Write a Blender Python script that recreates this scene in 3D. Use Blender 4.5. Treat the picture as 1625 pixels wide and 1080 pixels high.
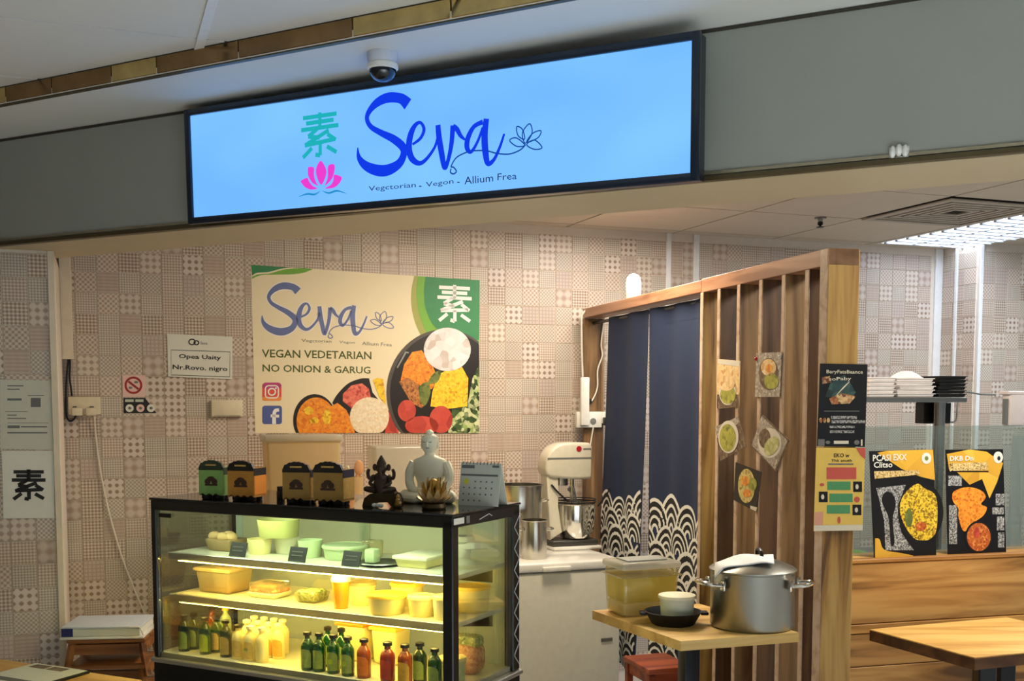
import bpy, bmesh, math, random
from mathutils import Vector, Matrix
random.seed(7)
for o in list(bpy.data.objects): bpy.data.objects.remove(o)
S = bpy.context.scene
COL = S.collection
# ---------------------------------------------------------------- camera
F = 1750.0; PIT = math.radians(4.5); CXP = 812.5; CYP = 632 + F*math.tan(PIT)
CAM = Vector((0, 0, 1.6))
cd = bpy.data.cameras.new('camera'); co = bpy.data.objects.new('camera', cd); COL.objects.link(co)
co.location = CAM; co.rotation_euler = (math.pi/2 - PIT, 0, 0)
cd.sensor_width = 36; cd.lens = 36*F/1625; cd.shift_y = (CYP-540)/1625; cd.clip_start = .05
S.camera = co
# ---------------------------------------------------------------- world, exposure, large lights
w = bpy.data.worlds.new('world'); S.world = w; w.use_nodes = True
w.node_tree.nodes['Background'].inputs[0].default_value = (.78, .87, 1.0, 1)
w.node_tree.nodes['Background'].inputs[1].default_value = .18
S.view_settings.view_transform = 'Standard'; S.view_settings.look = 'None'
S.view_settings.gamma = 1; S.view_settings.exposure = 0.0
try: S.view_settings.use_curve_mapping = False
except Exception: pass
def area(name, loc, sx, sy, power, col, rot=(0,0,0), spread=180):
    l = bpy.data.lights.new(name, 'AREA'); l.shape = 'RECTANGLE'; l.size = sx; l.size_y = sy
    l.energy = power; l.color = col; l.spread = math.radians(spread)
    o = bpy.data.objects.new(name, l); COL.objects.link(o); o.location = loc; o.rotation_euler = rot
    return o
BYAW = math.atan(.3735)
area('corridor_fill', (1.3, -.9, 2.62), 1.2, 1.2, 235, (.84, .93, 1), spread=110)  # added unseen fill light; its floor bounce lifts the ceiling and fascia
area('corridor_fill', (-.4, -2.0, 2.62), .6, .6, 45, (.85, .93, 1), spread=110)  # second added fill light, unseen behind the camera
area('shop_lamp', (.22, 4.55, 2.47), .6, .3, 32, (1, .82, .60), (0, 0, BYAW))
area('shop_lamp', (.66, 5.25, 2.47), .5, .3, 17, (1, .93, .87), (0, 0, BYAW))
area('dining_lamp', (2.0, 3.55, 2.47), .6, .6, 40, (1, .94, .84), (0, 0, BYAW))
area('kitchen_fill', (3.1, 5.2, 2.47), .6, 1.2, 26, (.86, .93, 1), (0, 0, BYAW))  # added fill light out of view, brightens the kitchen walls
# ---------------------------------------------------------------- pixel helpers (photo 1625x1080)
RX = Vector((1,0,0)); RU = Vector((0, math.sin(PIT), math.cos(PIT))); RF = Vector((0, math.cos(PIT), -math.sin(PIT)))
def ray(x, y): return RX*((x-CXP)/F) - RU*((y-CYP)/F) + RF
def onz(x, y, z):
    d = ray(x, y); return CAM + d*((z-CAM.z)/d.z)
def onY(x, y, Y):
    d = ray(x, y); return CAM + d*(Y/d.y)
def onp(x, y, P, n):
    d = ray(x, y); return CAM + d*((Vector(P)-CAM).dot(n)/d.dot(n))
class Fr:
    """a plane in the room: origin, u to the right, v up, n towards the viewer"""
    def __init__(s, o, u, v=(0,0,1)):
        s.o = Vector(o); s.u = Vector(u).normalized(); s.v = Vector(v).normalized(); s.n = s.u.cross(s.v)
    def M(s):
        m = Matrix.Identity(4)
        for i in range(3): m[i][0]=s.u[i]; m[i][1]=s.v[i]; m[i][2]=s.n[i]; m[i][3]=s.o[i]
        return m
    def px(s, x, y):
        p = onp(x, y, s.o, s.n)-s.o; return (p.dot(s.u), p.dot(s.v))
    def at(s, x, y, off=0):
        return Fr(onp(x, y, s.o+s.n*off, s.n), s.u, s.v)
    def W(s, a, b, c=0): return s.o+s.u*a+s.v*b+s.n*c
def crop(x0, y0, k): return lambda x, y: (x0+x/k, y0+y/k)
ID = lambda x, y: (x, y)
# ---------------------------------------------------------------- materials
MATS = {}
def lin(c): 
    r = []
    for v in c:
        v /= 255.0; r.append(v/12.92 if v <= .04045 else ((v+.055)/1.055)**2.4)
    return (r[0], r[1], r[2], 1)
def new(name):
    m = bpy.data.materials.new(name); m.use_nodes = True; MATS[name] = m
    return m, m.node_tree.nodes, m.node_tree.links, m.node_tree.nodes['Principled BSDF']
def mat(name, c, r=.55, metal=0, var=.06, sc=30, bump=0, spec=.5, trans=0, emit=0, ecol=None, coat=0, sub=0):
    if name in MATS: return MATS[name]
    m, N, L, b = new(name)
    b.inputs['Roughness'].default_value = r; b.inputs['Metallic'].default_value = metal
    b.inputs['Specular IOR Level'].default_value = spec
    b.inputs['Transmission Weight'].default_value = trans; b.inputs['Coat Weight'].default_value = coat
    if sub: b.inputs['Subsurface Weight'].default_value = sub; b.inputs['Subsurface Radius'].default_value = (.02,.015,.01)
    lc = lin(c); b.inputs['Base Color'].default_value = lc
    if emit:
        b.inputs['Emission Color'].default_value = lin(ecol or c); b.inputs['Emission Strength'].default_value = emit
    if var or bump:
        tc = N.new('ShaderNodeTexCoord'); nz = N.new('ShaderNodeTexNoise'); nz.inputs['Scale'].default_value = sc; nz.inputs['Detail'].default_value = 4
        L.new(tc.outputs['Object'], nz.inputs['Vector'])
        if var:
            mx = N.new('ShaderNodeMix'); mx.data_type = 'RGBA'
            mx.inputs[6].default_value = tuple(max(0, v*(1-var*1.6)) for v in lc[:3])+(1,)
            mx.inputs[7].default_value = tuple(min(1, v*(1+var*1.6)) for v in lc[:3])+(1,)
            L.new(nz.outputs['Fac'], mx.inputs[0]); L.new(mx.outputs[2], b.inputs['Base Color'])
        if bump:
            bp = N.new('ShaderNodeBump'); bp.inputs['Strength'].default_value = bump; bp.inputs['Distance'].default_value = .004
            L.new(nz.outputs['Fac'], bp.inputs['Height']); L.new(bp.outputs[0], b.inputs['Normal'])
    return m
def wood(name, c1, c2, c3, axis=2, sc=1.0, r=.45):
    """streaky laminate: noise stretched along one axis"""
    m, N, L, b = new(name); b.inputs['Roughness'].default_value = r
    tc = N.new('ShaderNodeTexCoord'); oi = N.new('ShaderNodeObjectInfo')
    mp = N.new('ShaderNodeMapping'); s = [16*sc]*3; s[axis] = 1.3*sc; mp.inputs['Scale'].default_value = s
    va = N.new('ShaderNodeVectorMath'); va.operation = 'ADD'
    L.new(tc.outputs['Object'], mp.inputs['Vector']); L.new(mp.outputs[0], va.inputs[0])
    sc3 = N.new('ShaderNodeVectorMath'); sc3.operation = 'SCALE'; sc3.inputs[0].default_value = (13, 7, 9)
    L.new(oi.outputs['Random'], sc3.inputs['Scale']); L.new(sc3.outputs[0], va.inputs[1])
    nz = N.new('ShaderNodeTexNoise'); nz.inputs['Scale'].default_value = 1; nz.inputs['Detail'].default_value = 6; nz.inputs['Distortion'].default_value = .9
    L.new(va.outputs[0], nz.inputs['Vector'])
    cr = N.new('ShaderNodeValToRGB'); e = cr.color_ramp.elements
    e[0].position = .36; e[0].color = lin(c3); e[1].position = .62; e[1].color = lin(c1)
    k = cr.color_ramp.elements.new(.48); k.color = lin(c2)
    L.new(nz.outputs['Fac'], cr.inputs[0]); L.new(cr.outputs[0], b.inputs['Base Color'])
    return m
def food(name, cols, sc=60, r=.5, bump=.25):
    """speckled print or food: cells coloured from a ramp"""
    m, N, L, b = new(name); b.inputs['Roughness'].default_value = r
    tc = N.new('ShaderNodeTexCoord'); v = N.new('ShaderNodeTexVoronoi'); v.inputs['Scale'].default_value = sc
    nz = N.new('ShaderNodeTexNoise'); nz.inputs['Scale'].default_value = sc*.5
    L.new(tc.outputs['Object'], v.inputs['Vector']); L.new(tc.outputs['Object'], nz.inputs['Vector'])
    sp = N.new('ShaderNodeSeparateColor'); L.new(v.outputs['Color'], sp.inputs[0])
    ad = N.new('ShaderNodeMath'); ad.operation = 'ADD'; ad.inputs[1].default_value = -.25
    L.new(sp.outputs[0], ad.inputs[0]); a2 = N.new('ShaderNodeMath'); a2.operation = 'MULTIPLY_ADD'; a2.inputs[1].default_value = .5
    L.new(nz.outputs['Fac'], a2.inputs[0]); L.new(ad.outputs[0], a2.inputs[2])
    cr = N.new('ShaderNodeValToRGB'); cr.color_ramp.interpolation = 'LINEAR'; e = cr.color_ramp.elements
    while len(e) < len(cols): e.new(.5)
    for i, c in enumerate(cols): e[i].position = i/(len(cols)-1); e[i].color = lin(c)
    L.new(a2.outputs[0], cr.inputs[0]); L.new(cr.outputs[0], b.inputs['Base Color'])
    if bump:
        bp = N.new('ShaderNodeBump'); bp.inputs['Strength'].default_value = bump; bp.inputs['Distance'].default_value = .003
        L.new(v.outputs['Distance'], bp.inputs['Height']); L.new(bp.outputs[0], b.inputs['Normal'])
    return m
def pane(name, tint, gloss=.08, r=.02, cloud=0):
    """thin clear sheet: transparent with a fresnel reflection, optionally a little milky"""
    m, N, L, b = new(name); out = N['Material Output']
    t = N.new('ShaderNodeBsdfTransparent'); t.inputs[0].default_value = lin(tint)
    g = N.new('ShaderNodeBsdfGlossy'); g.inputs['Roughness'].default_value = r
    fr = N.new('ShaderNodeFresnel'); fr.inputs[0].default_value = 1.45
    ml = N.new('ShaderNodeMath'); ml.operation = 'MULTIPLY_ADD'; ml.inputs[1].default_value = .55; ml.inputs[2].default_value = gloss*.3
    L.new(fr.outputs[0], ml.inputs[0])
    mx = N.new('ShaderNodeMixShader'); L.new(ml.outputs[0], mx.inputs[0]); L.new(t.outputs[0], mx.inputs[1]); L.new(g.outputs[0], mx.inputs[2])
    if cloud:
        m2 = N.new('ShaderNodeMixShader'); m2.inputs[0].default_value = cloud
        b.inputs['Base Color'].default_value = lin(tint); b.inputs['Roughness'].default_value = .4
        tr = N.new('ShaderNodeBsdfTranslucent'); tr.inputs[0].default_value = lin(tint)
        m3 = N.new('ShaderNodeMixShader'); m3.inputs[0].default_value = .45
        L.new(b.outputs[0], m3.inputs[1]); L.new(tr.outputs[0], m3.inputs[2])
        L.new(mx.outputs[0], m2.inputs[1]); L.new(m3.outputs[0], m2.inputs[2]); L.new(m2.outputs[0], out.inputs[0])
    else: L.new(mx.outputs[0], out.inputs[0])
    return m
def tilemat(name, kind, k, ca, cb, lo, hi):
    """one printed tile pattern, drawn in the tile's own UV square"""
    m, N, L, b = new(name); b.inputs['Roughness'].default_value = .38
    tc = N.new('ShaderNodeTexCoord'); sp = N.new('ShaderNodeSeparateXYZ'); L.new(tc.outputs['UV'], sp.inputs[0])
    def M(op, a, c=None):
        n = N.new('ShaderNodeMath'); n.operation = op
        for i, q in enumerate((a, c)):
            if q is None: continue
            if isinstance(q, (int, float)): n.inputs[i].default_value = q
            else: L.new(q, n.inputs[i])
        return n.outputs[0]
    x = M('MULTIPLY', sp.outputs[0], 2*math.pi*k); y = M('MULTIPLY', sp.outputs[1], 2*math.pi*k)
    if kind == 'lat': v = M('MULTIPLY', M('SINE', M('ADD', x, y)), M('SINE', M('SUBTRACT', x, y)))
    elif kind == 'flw': v = M('ADD', M('MULTIPLY', M('COSINE', x), -1), M('MULTIPLY', M('COSINE', y), -1))
    elif kind == 'grid': v = M('MAXIMUM', M('COSINE', x), M('COSINE', y))
    elif kind == 'lines': v = M('ADD', M('SINE', y), M('MULTIPLY', M('COSINE', M('MULTIPLY', x, .5)), .4))
    elif kind == 'dots': v = M('MULTIPLY', M('COSINE', x), M('COSINE', y))
    else: v = M('SINE', M('ADD', x, y))
    mr = N.new('ShaderNodeMapRange'); mr.inputs[1].default_value = lo; mr.inputs[2].default_value = hi; L.new(v, mr.inputs[0])
    mx = N.new('ShaderNodeMix'); mx.data_type = 'RGBA'; mx.inputs[6].default_value = lin(cb); mx.inputs[7].default_value = lin(ca)
    L.new(mr.outputs[0], mx.inputs[0])
    oi = N.new('ShaderNodeObjectInfo'); hs = N.new('ShaderNodeHueSaturation')
    L.new(mx.outputs[2], hs.inputs['Color']); L.new(M('ADD', M('MULTIPLY', oi.outputs['Random'], .08), .96), hs.inputs['Value'])
    L.new(hs.outputs[0], b.inputs['Base Color'])
    return m
# ---------------------------------------------------------------- mesh builder
def cat(pts, n=6, closed=False):
    """Catmull-Rom through tuples of any length"""
    P = list(pts); m = len(P); out = []
    rng = range(m if closed else m-1)
    for i in rng:
        if closed: p0, p1, p2, p3 = P[i-1], P[i], P[(i+1) % m], P[(i+2) % m]
        else: p0, p1, p2, p3 = P[max(i-1, 0)], P[i], P[i+1], P[min(i+2, m-1)]
        for j in range(n):
            t = j/n
            out.append(tuple(.5*((2*b)+(-a+c)*t+(2*a-5*b+4*c-d)*t*t+(-a+3*b-3*c+d)*t**3) for a, b, c, d in zip(p0, p1, p2, p3)))
    if not closed: out.append(tuple(P[-1]))
    return out
def ell(cx, cy, rx, ry, n=28, a0=0, a1=2*math.pi, rot=0):
    full = abs(a1-a0-2*math.pi) < 1e-6; k = n if full else n+1
    r = []
    for i in range(k):
        t = a0+(a1-a0)*i/n; x = rx*math.cos(t); y = ry*math.sin(t)
        r.append((cx+x*math.cos(rot)-y*math.sin(rot), cy+x*math.sin(rot)+y*math.cos(rot)))
    return r
class MB:
    def __init__(s): s.v=[]; s.f=[]; s.mi=[]; s.ms=[]; s.c=0; s.uv={}
    def use(s, m):
        if m not in s.ms: s.ms.append(m)
        s.c = s.ms.index(m); return s
    def add(s, vs, fs, M=None):
        o = len(s.v)
        s.v += [tuple(M@Vector(p)) if M else tuple(p) for p in vs]
        for f in fs: s.f.append(tuple(i+o for i in f)); s.mi.append(s.c)
        return s
    def box(s, x0, x1, y0, y1, z0, z1, M=None):
        return s.add([(x0,y0,z0),(x1,y0,z0),(x1,y1,z0),(x0,y1,z0),(x0,y0,z1),(x1,y0,z1),(x1,y1,z1),(x0,y1,z1)],
            [(0,3,2,1),(4,5,6,7),(0,1,5,4),(1,2,6,5),(2,3,7,6),(3,0,4,7)], M)
    def rbox(s, x0, x1, y0, y1, z0, z1, r=.01, seg=3, M=None, taper=1):
        bm = bmesh.new(); bmesh.ops.create_cube(bm, size=1)
        for q in bm.verts:
            k = taper if q.co.z < 0 else 1
            q.co = Vector(((x0+x1)/2+q.co.x*(x1-x0)*k, (y0+y1)/2+q.co.y*(y1-y0)*k, (z0+z1)/2+q.co.z*(z1-z0)))
        bmesh.ops.bevel(bm, geom=bm.edges[:], offset=r, segments=seg, affect='EDGES', profile=.5)
        bm.verts.ensure_lookup_table(); bm.verts.index_update()
        s.add([q.co.copy() for q in bm.verts], [[q.index for q in f.verts] for f in bm.faces], M); bm.free(); return s
    def lathe(s, prof, n=28, M=None, c=(0,0,0), sy=1):
        """prof: (r,z) or (rx,z,ry)"""
        vs=[]; fs=[]
        for p in prof:
            rx, z = p[0], p[1]; ry = p[2] if len(p) > 2 else rx*sy
            for i in range(n):
                t = 2*math.pi*i/n; vs.append((c[0]+rx*math.cos(t), c[1]+ry*math.sin(t), c[2]+z))
        for j in range(len(prof)-1):
            for i in range(n):
                k = (i+1) % n; fs.append((j*n+i, j*n+k, (j+1)*n+k, (j+1)*n+i))
        if prof[0][0] > 1e-5: fs.append(tuple(range(n))[::-1])
        if prof[-1][0] > 1e-5: fs.append(tuple((len(prof)-1)*n+i for i in range(n)))
        return s.add(vs, fs, M)
    def ball(s, c, r, n=16, m=10, M=None):
        r = (r, r, r) if isinstance(r, (int, float)) else r
        pr = [(max(1e-6, math.sin(math.pi*j/m)), -math.cos(math.pi*j/m)) for j in range(m+1)]
        vs=[]; fs=[]
        for q, z in pr:
            for i in range(n):
                t=2*math.pi*i/n; vs.append((c[0]+r[0]*q*math.cos(t), c[1]+r[1]*q*math.sin(t), c[2]+r[2]*z))
        for j in range(m):
            for i in range(n): fs.append((j*n+i, j*n+(i+1)%n, (j+1)*n+(i+1)%n, (j+1)*n+i))
        return s.add(vs, fs, M)
    def tube(s, pts, r, n=8, smooth=0, M=None):
        if smooth: pts = cat([tuple(p) for p in pts], smooth)
        P = [Vector(p) for p in pts]; vs=[]; fs=[]
        R = r if isinstance(r, (list, tuple)) else None
        up = None
        for i, p in enumerate(P):
            d = (P[min(i+1, len(P)-1)]-P[max(i-1, 0)]).normalized()
            if up is None: up = Vector((0,0,1)) if abs(d.z) < .9 else Vector((1,0,0))
            a = d.cross(up).normalized(); up = a.cross(d).normalized()
            rr = R[min(len(R)-1, round(i*(len(R)-1)/(len(P)-1)))] if R else r
            for k in range(n):
                t = 2*math.pi*k/n; vs.append(p+(a*math.cos(t)+up*math.sin(t))*rr)
        for i in range(len(P)-1):
            for k in range(n): fs.append((i*n+k, i*n+(k+1)%n, (i+1)*n+(k+1)%n, (i+1)*n+k))
        fs.append(tuple(range(n))[::-1]); fs.append(tuple((len(P)-1)*n+k for k in range(n)))
        return s.add(vs, fs, M)
    def poly(s, pts, z=0, M=None):
        pts = list(pts); a = sum(pts[i-1][0]*pts[i][1]-pts[i][0]*pts[i-1][1] for i in range(len(pts)))
        if a < 0: pts = pts[::-1]
        return s.add([(x, y, z) for x, y in pts], [tuple(range(len(pts)))], M)
    def prism(s, pts, z0, z1, M=None):
        pts = list(pts); a = sum(pts[i-1][0]*pts[i][1]-pts[i][0]*pts[i-1][1] for i in range(len(pts)))
        if a < 0: pts = pts[::-1]
        n = len(pts)
        return s.add([(x,y,z0) for x,y in pts]+[(x,y,z1) for x,y in pts],
            [tuple(range(n))[::-1], tuple(range(n,2*n))]+[(i,(i+1)%n,n+(i+1)%n,n+i) for i in range(n)], M)
    def stroke(s, pw, z=0, n=6, closed=False, zf=None):
        """pw: (x,y,width) control points of a brush stroke in the plane"""
        q = cat(pw, n, closed) if n else list(pw); m = len(q); vs=[]; fs=[]
        for i, (x, y, wd) in enumerate(q):
            if closed: a, b = q[i-1], q[(i+1) % m]
            else: a, b = q[max(i-1,0)], q[min(i+1,m-1)]
            dx, dy = b[0]-a[0], b[1]-a[1]; l = math.hypot(dx, dy) or 1
            nx, ny = -dy/l*wd/2, dx/l*wd/2
            for sx in (1, -1):
                X, Y = x+nx*sx, y+ny*sx; vs.append((X, Y, z+(zf(X, Y) if zf else 0)))
        for i in range(m if closed else m-1):
            j = (i+1) % m; fs.append((2*i+1, 2*j+1, 2*j, 2*i))
        return s.add(vs, fs)
    def text(s, t, M, w=None, h=None, bold=0, shear=0):
        """lettering fitted to a width and height, lower left at M's origin"""
        c = bpy.data.curves.new('t', 'FONT'); c.body = t; c.resolution_u = 2; c.offset = bold; c.shear = shear
        o = bpy.data.objects.new('t', c); COL.objects.link(o)
        me = bpy.data.meshes.new_from_object(o.evaluated_get(bpy.context.evaluated_depsgraph_get()))
        xs = [q.co.x for q in me.vertices] or [0, 1]; ys = [q.co.y for q in me.vertices] or [0, 1]
        kw = (w/(max(xs)-min(xs))) if w else 1; kh = (h/(max(ys)-min(ys))) if h else kw
        if not w: kw = kh
        s.add([((q.co.x-min(xs))*kw, (q.co.y-min(ys))*kh, 0) for q in me.vertices], [tuple(p.vertices) for p in me.polygons], M)
        bpy.data.objects.remove(o); bpy.data.curves.remove(c); bpy.data.meshes.remove(me); return s
    def mesh(s, name, smooth=35):
        me = bpy.data.meshes.new(name); me.from_pydata(s.v, [], s.f)
        for m in s.ms: me.materials.append(MATS[m])
        me.polygons.foreach_set('material_index', s.mi)
        if smooth:
            me.polygons.foreach_set('use_smooth', [True]*len(s.f)); me.set_sharp_from_angle(angle=math.radians(smooth))
        me.update(); return me
    def build(s, name, m=None, parent=None, smooth=35):
        if m and not s.ms: s.ms = [m]
        me = s.mesh(name, smooth); o = bpy.data.objects.new(name, me); COL.objects.link(o)
        if parent: o.parent = parent
        return o
def tag(o, label=None, catg=None, group=None, kind=None):
    if label: o['label'] = label
    if catg: o['category'] = catg
    if group: o['group'] = group
    if kind: o['kind'] = kind
    return o
def thing(name, label, catg, loc=(0,0,0), rz=0, group=None, M=None):
    o = bpy.data.objects.new(name, None); COL.objects.link(o); o.empty_display_size = .05
    if M is not None: o.matrix_world = M
    else: o.location = loc; o.rotation_euler = (0, 0, rz)
    return tag(o, label, catg, group)
def one(mb, name, m, label, catg, loc=None, rz=0, group=None, M=None, smooth=35):
    o = mb.build(name, m, None, smooth)
    if M is not None: o.matrix_world = M
    elif loc is not None: o.location = loc; o.rotation_euler = (0, 0, rz)
    return tag(o, label, catg, group)
def struct(mb, name, m, smooth=0, parent=None):
    o = mb.build(name, m, parent, smooth)
    if not parent: o['kind'] = 'structure'
    return o
class Print:
    """flat print on a sheet: shapes given in photo pixels (through a crop map), one mesh per named piece"""
    def __init__(s, fr, root, cp=ID, z=.002): s.fr=fr; s.root=root; s.cp=cp; s.z=z; s.d={}
    def P(s, x, y): return s.fr.px(*s.cp(x, y))
    def mb(s, part, m):
        if part not in s.d: s.d[part] = MB()
        return s.d[part].use(m)
    SOLO = {'text_line','text_field','black_box','red_mark','green_box','round_mark','footer_mark','white_mark','small_logo','pieces','backing_pale','round_logo','word_strip','cigarette_mark','water_lines'}
    def key(s, part): return '%s#%d' % (part, len(s.d)) if part in s.SOLO else part
    def poly(s, part, m, pts, k=1): s.mb(s.key(part), m).poly([s.P(*p) for p in pts], s.z+k*.0005)
    def ell(s, part, m, cx, cy, rx, ry, k=1, n=28, rot=0): s.poly(part, m, ell(cx, cy, rx, ry, n, rot=rot), k)
    def rect(s, part, m, x0, y0, x1, y1, k=1): s.poly(part, m, [(x0,y0),(x1,y0),(x1,y1),(x0,y1)], k)
    def stroke(s, part, m, pw, k=1, n=6, closed=False):
        q = []
        for x, y, wd in pw:
            a = s.P(x, y); b = s.P(x, y+wd); q.append((a[0], a[1], math.hypot(a[0]-b[0], a[1]-b[1])))
        s.mb(s.key(part), m).stroke(q, s.z+k*.0005, n, closed)
    def text(s, part, m, t, p0, p1, h, k=1, bold=0):
        """baseline from p0 to p1 (pixels), letter height h pixels"""
        a = Vector(s.P(*p0)+(s.z+k*.0005,)); b = Vector(s.P(*p1)+(s.z+k*.0005,)); c = Vector(s.P(p0[0], p0[1]-h)+(s.z+k*.0005,))
        u = (b-a).normalized(); v = Vector((-u.y, u.x, 0)); M = Matrix.Identity(4)
        for i in range(3): M[i][0]=u[i]; M[i][1]=v[i]; M[i][3]=a[i]
        s.mb('%s#%d' % (part, len(s.d)), m).text(t, M, (b-a).length, (c-a).length, bold)
    def done(s):
        for n, mb in s.d.items(): mb.build(n.split('#')[0], None, s.root, 0)
SU = [[(.05,.92),(.95,.92)],[(.5,1),(.5,.62)],[(.13,.79),(.87,.79)],[(0,.655),(1,.655)],[(.44,.64),(.19,.49)],[(.19,.49),(.50,.43)],
      [(.74,.57),(.10,.30)],[(.10,.30),(.90,.35)],[(.70,.49),(.93,.33)],[(.51,.33),(.51,.03)],[(.51,.03),(.38,.06)],[(.29,.22),(.05,.03)],[(.69,.21),(.95,.05)]]
def su(pr, part, m, tl, tr, bl, wd, k=1):
    """the character, fitted to a parallelogram of pixels"""
    f = lambda a, b: (bl[0]+(tr[0]-tl[0])*a+(tl[0]-bl[0])*b, bl[1]+(tr[1]-tl[1])*a+(tl[1]-bl[1])*b)
    for st in SU: pr.stroke(part, m, [f(*p)+(wd,) for p in st], k, 0)
SEVA = [[(730,160,72),(690,127,58),(620,122,58),(560,148,50),(515,195,36),(500,240,30),(522,285,30),(580,320,36),(650,355,46),(700,398,50),(706,440,46),(680,492,52),(620,527,64),(560,530,64),(495,505,52),(456,460,32),(448,402,6)],
 [(755,385,14),(800,350,20),(820,300,22),(800,262,18),(770,278,28),(745,330,40),(735,400,42),(750,460,40),(790,490,28),(830,470,22),(880,400,18),(900,330,18)],
 [(898,275,34),(905,350,38),(920,440,38),(936,515,30),(956,470,26),(974,380,30),(982,278,34)],[(982,282,30),(1005,300,30),(1025,335,24),(1050,358,12)],
 [(1150,258,28),(1100,285,26),(1066,350,34),(1062,405,32),(1085,425,22),(1120,370,18),(1150,290,18)],
 [(1170,240,36),(1160,330,42),(1164,420,42),(1178,490,32),(1212,470,22),(1245,400,18),(1270,325,14)]]
SWASH = [(972,520,8),(968,540,8),(985,550,8),(1002,535,8),(985,512,8),(972,508,8),(1000,460,8),(1050,432,8),(1100,420,8),(1170,420,8),(1230,435,8),(1300,438,8),(1360,415,8),(1390,385,8)]
PETALS = [[(1388,378),(1372,320),(1412,268),(1426,320)],[(1384,355),(1348,335),(1340,285),(1372,300)],[(1396,372),(1430,322),(1476,308),(1458,348)],[(1385,388),(1340,395),(1300,362),(1338,348)],[(1396,386),(1440,360),(1482,402),(1440,412)]]
def seva(pr, part, m, m2, f, ks, k=1):
    for st in SEVA: pr.stroke(part, m, [f(x,y)+(wd*ks,) for x,y,wd in st], k)
    pr.stroke(part+'_swash', m2, [f(x,y)+(wd*ks,) for x,y,wd in SWASH], k)
    for pt in PETALS: pr.stroke('flower_outline', m2, [f(x,y)+(7*ks,) for x,y in pt], k, 6, True)
# ================================================================ materials used throughout
mat('paint_grey', (156,158,148), .6, var=.03, sc=6); mat('paint_cream', (196,180,146), .5, var=.04, sc=5)
mat('ceiling_white', (222,222,216), .7, var=.02, sc=8); mat('ceiling_shop', (205,192,172), .7, var=.03, sc=8)
mat('alu', (168,158,132), .35, .7); mat('alu_dark', (96,84,58), .4, .6); mat('joint_dark', (60,54,44), .8)
mat('grout', (222,210,194), .8, var=.05); mat('trim_cream', (226,212,186), .5); mat('trim_white', (232,232,228), .45)
mat('floor', (202,202,200), .4, var=.1, sc=4)
mat('black', (14,14,15), .35); mat('black_gloss', (10,11,12), .12, coat=.4); mat('black_matte', (20,20,21), .7)
mat('white_plastic', (228,226,216), .4); mat('white_gloss', (236,234,226), .2, coat=.3); mat('cream_plastic', (222,210,180), .4)
mat('steel', (200,196,186), .24, 1, var=.05, sc=8); mat('steel_bright', (225,222,214), .14, 1, var=.03); mat('steel_dull', (150,150,145), .4, 1)
mat('paper', (226,226,212), .8, var=.03); mat('paper_green', (196,206,186), .8, var=.03); mat('ink', (30,30,32), .7, var=0); mat('ink_grey', (110,112,108), .7, var=0)
mat('cable_white', (225,218,200), .5); mat('cable_black', (18,17,16), .45)
wood('wood_fin', (168,122,74), (138,94,54), (92,60,34), 2); wood('wood_pillar', (204,152,78), (178,122,58), (120,78,38), 2)
wood('wood_h', (196,144,76), (164,112,56), (104,68,34), 0, .8); wood('wood_table', (236,190,110), (222,172,92), (192,142,72), 0, .7)
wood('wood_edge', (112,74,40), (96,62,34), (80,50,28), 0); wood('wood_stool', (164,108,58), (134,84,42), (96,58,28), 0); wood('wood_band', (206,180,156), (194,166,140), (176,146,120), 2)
wood('wood_ply', (226,190,118), (214,174,100), (196,154,84), 0, .8); wood('wood_red', (168,82,46), (146,66,36), (110,46,26), 0)
A_L, A_D, A_P, A_G = (214,201,184), (154,128,108), (174,149,131), (167,154,137)
TM = []
for i, (kd, k, ca, cb, lo, hi) in enumerate([('lat',3.5,A_L,A_P,-.35,.35),('lat',4.0,A_L,A_G,-.4,.4),('lat',3.0,A_L,A_D,-.45,.45),('flw',3,(216,202,188),A_D,-1.1,-.2),('flw',3,A_L,A_P,-1.2,.2),
    ('grid',5,(178,158,144),(200,184,170),.2,1.0),('lines',6,(196,178,160),(182,160,144),-.6,.6),('dots',4.0,A_L,A_P,-.5,.3),('dots',5.0,A_L,A_G,-.5,.5),('flw',2,(206,192,178),A_P,-1.4,.9)]):
    tilemat('tile_%d' % i, kd, k, ca, cb, lo, hi); TM.append('tile_%d' % i)
TW = [9, 9, 6, 4, 6, 3, 4, 7, 7, 4]
def proj(P):
    q = Vector(P)-CAM; z = q.dot(RF)
    return CXP+F*q.dot(RX)/z, CYP-F*q.dot(RU)/z
BU = Vector((math.cos(BYAW), math.sin(BYAW), 0)); BD = Vector((-BU.y, BU.x, 0))
def B(u, d, z): return BU*u+BD*d+Vector((0,0,z))
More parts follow.
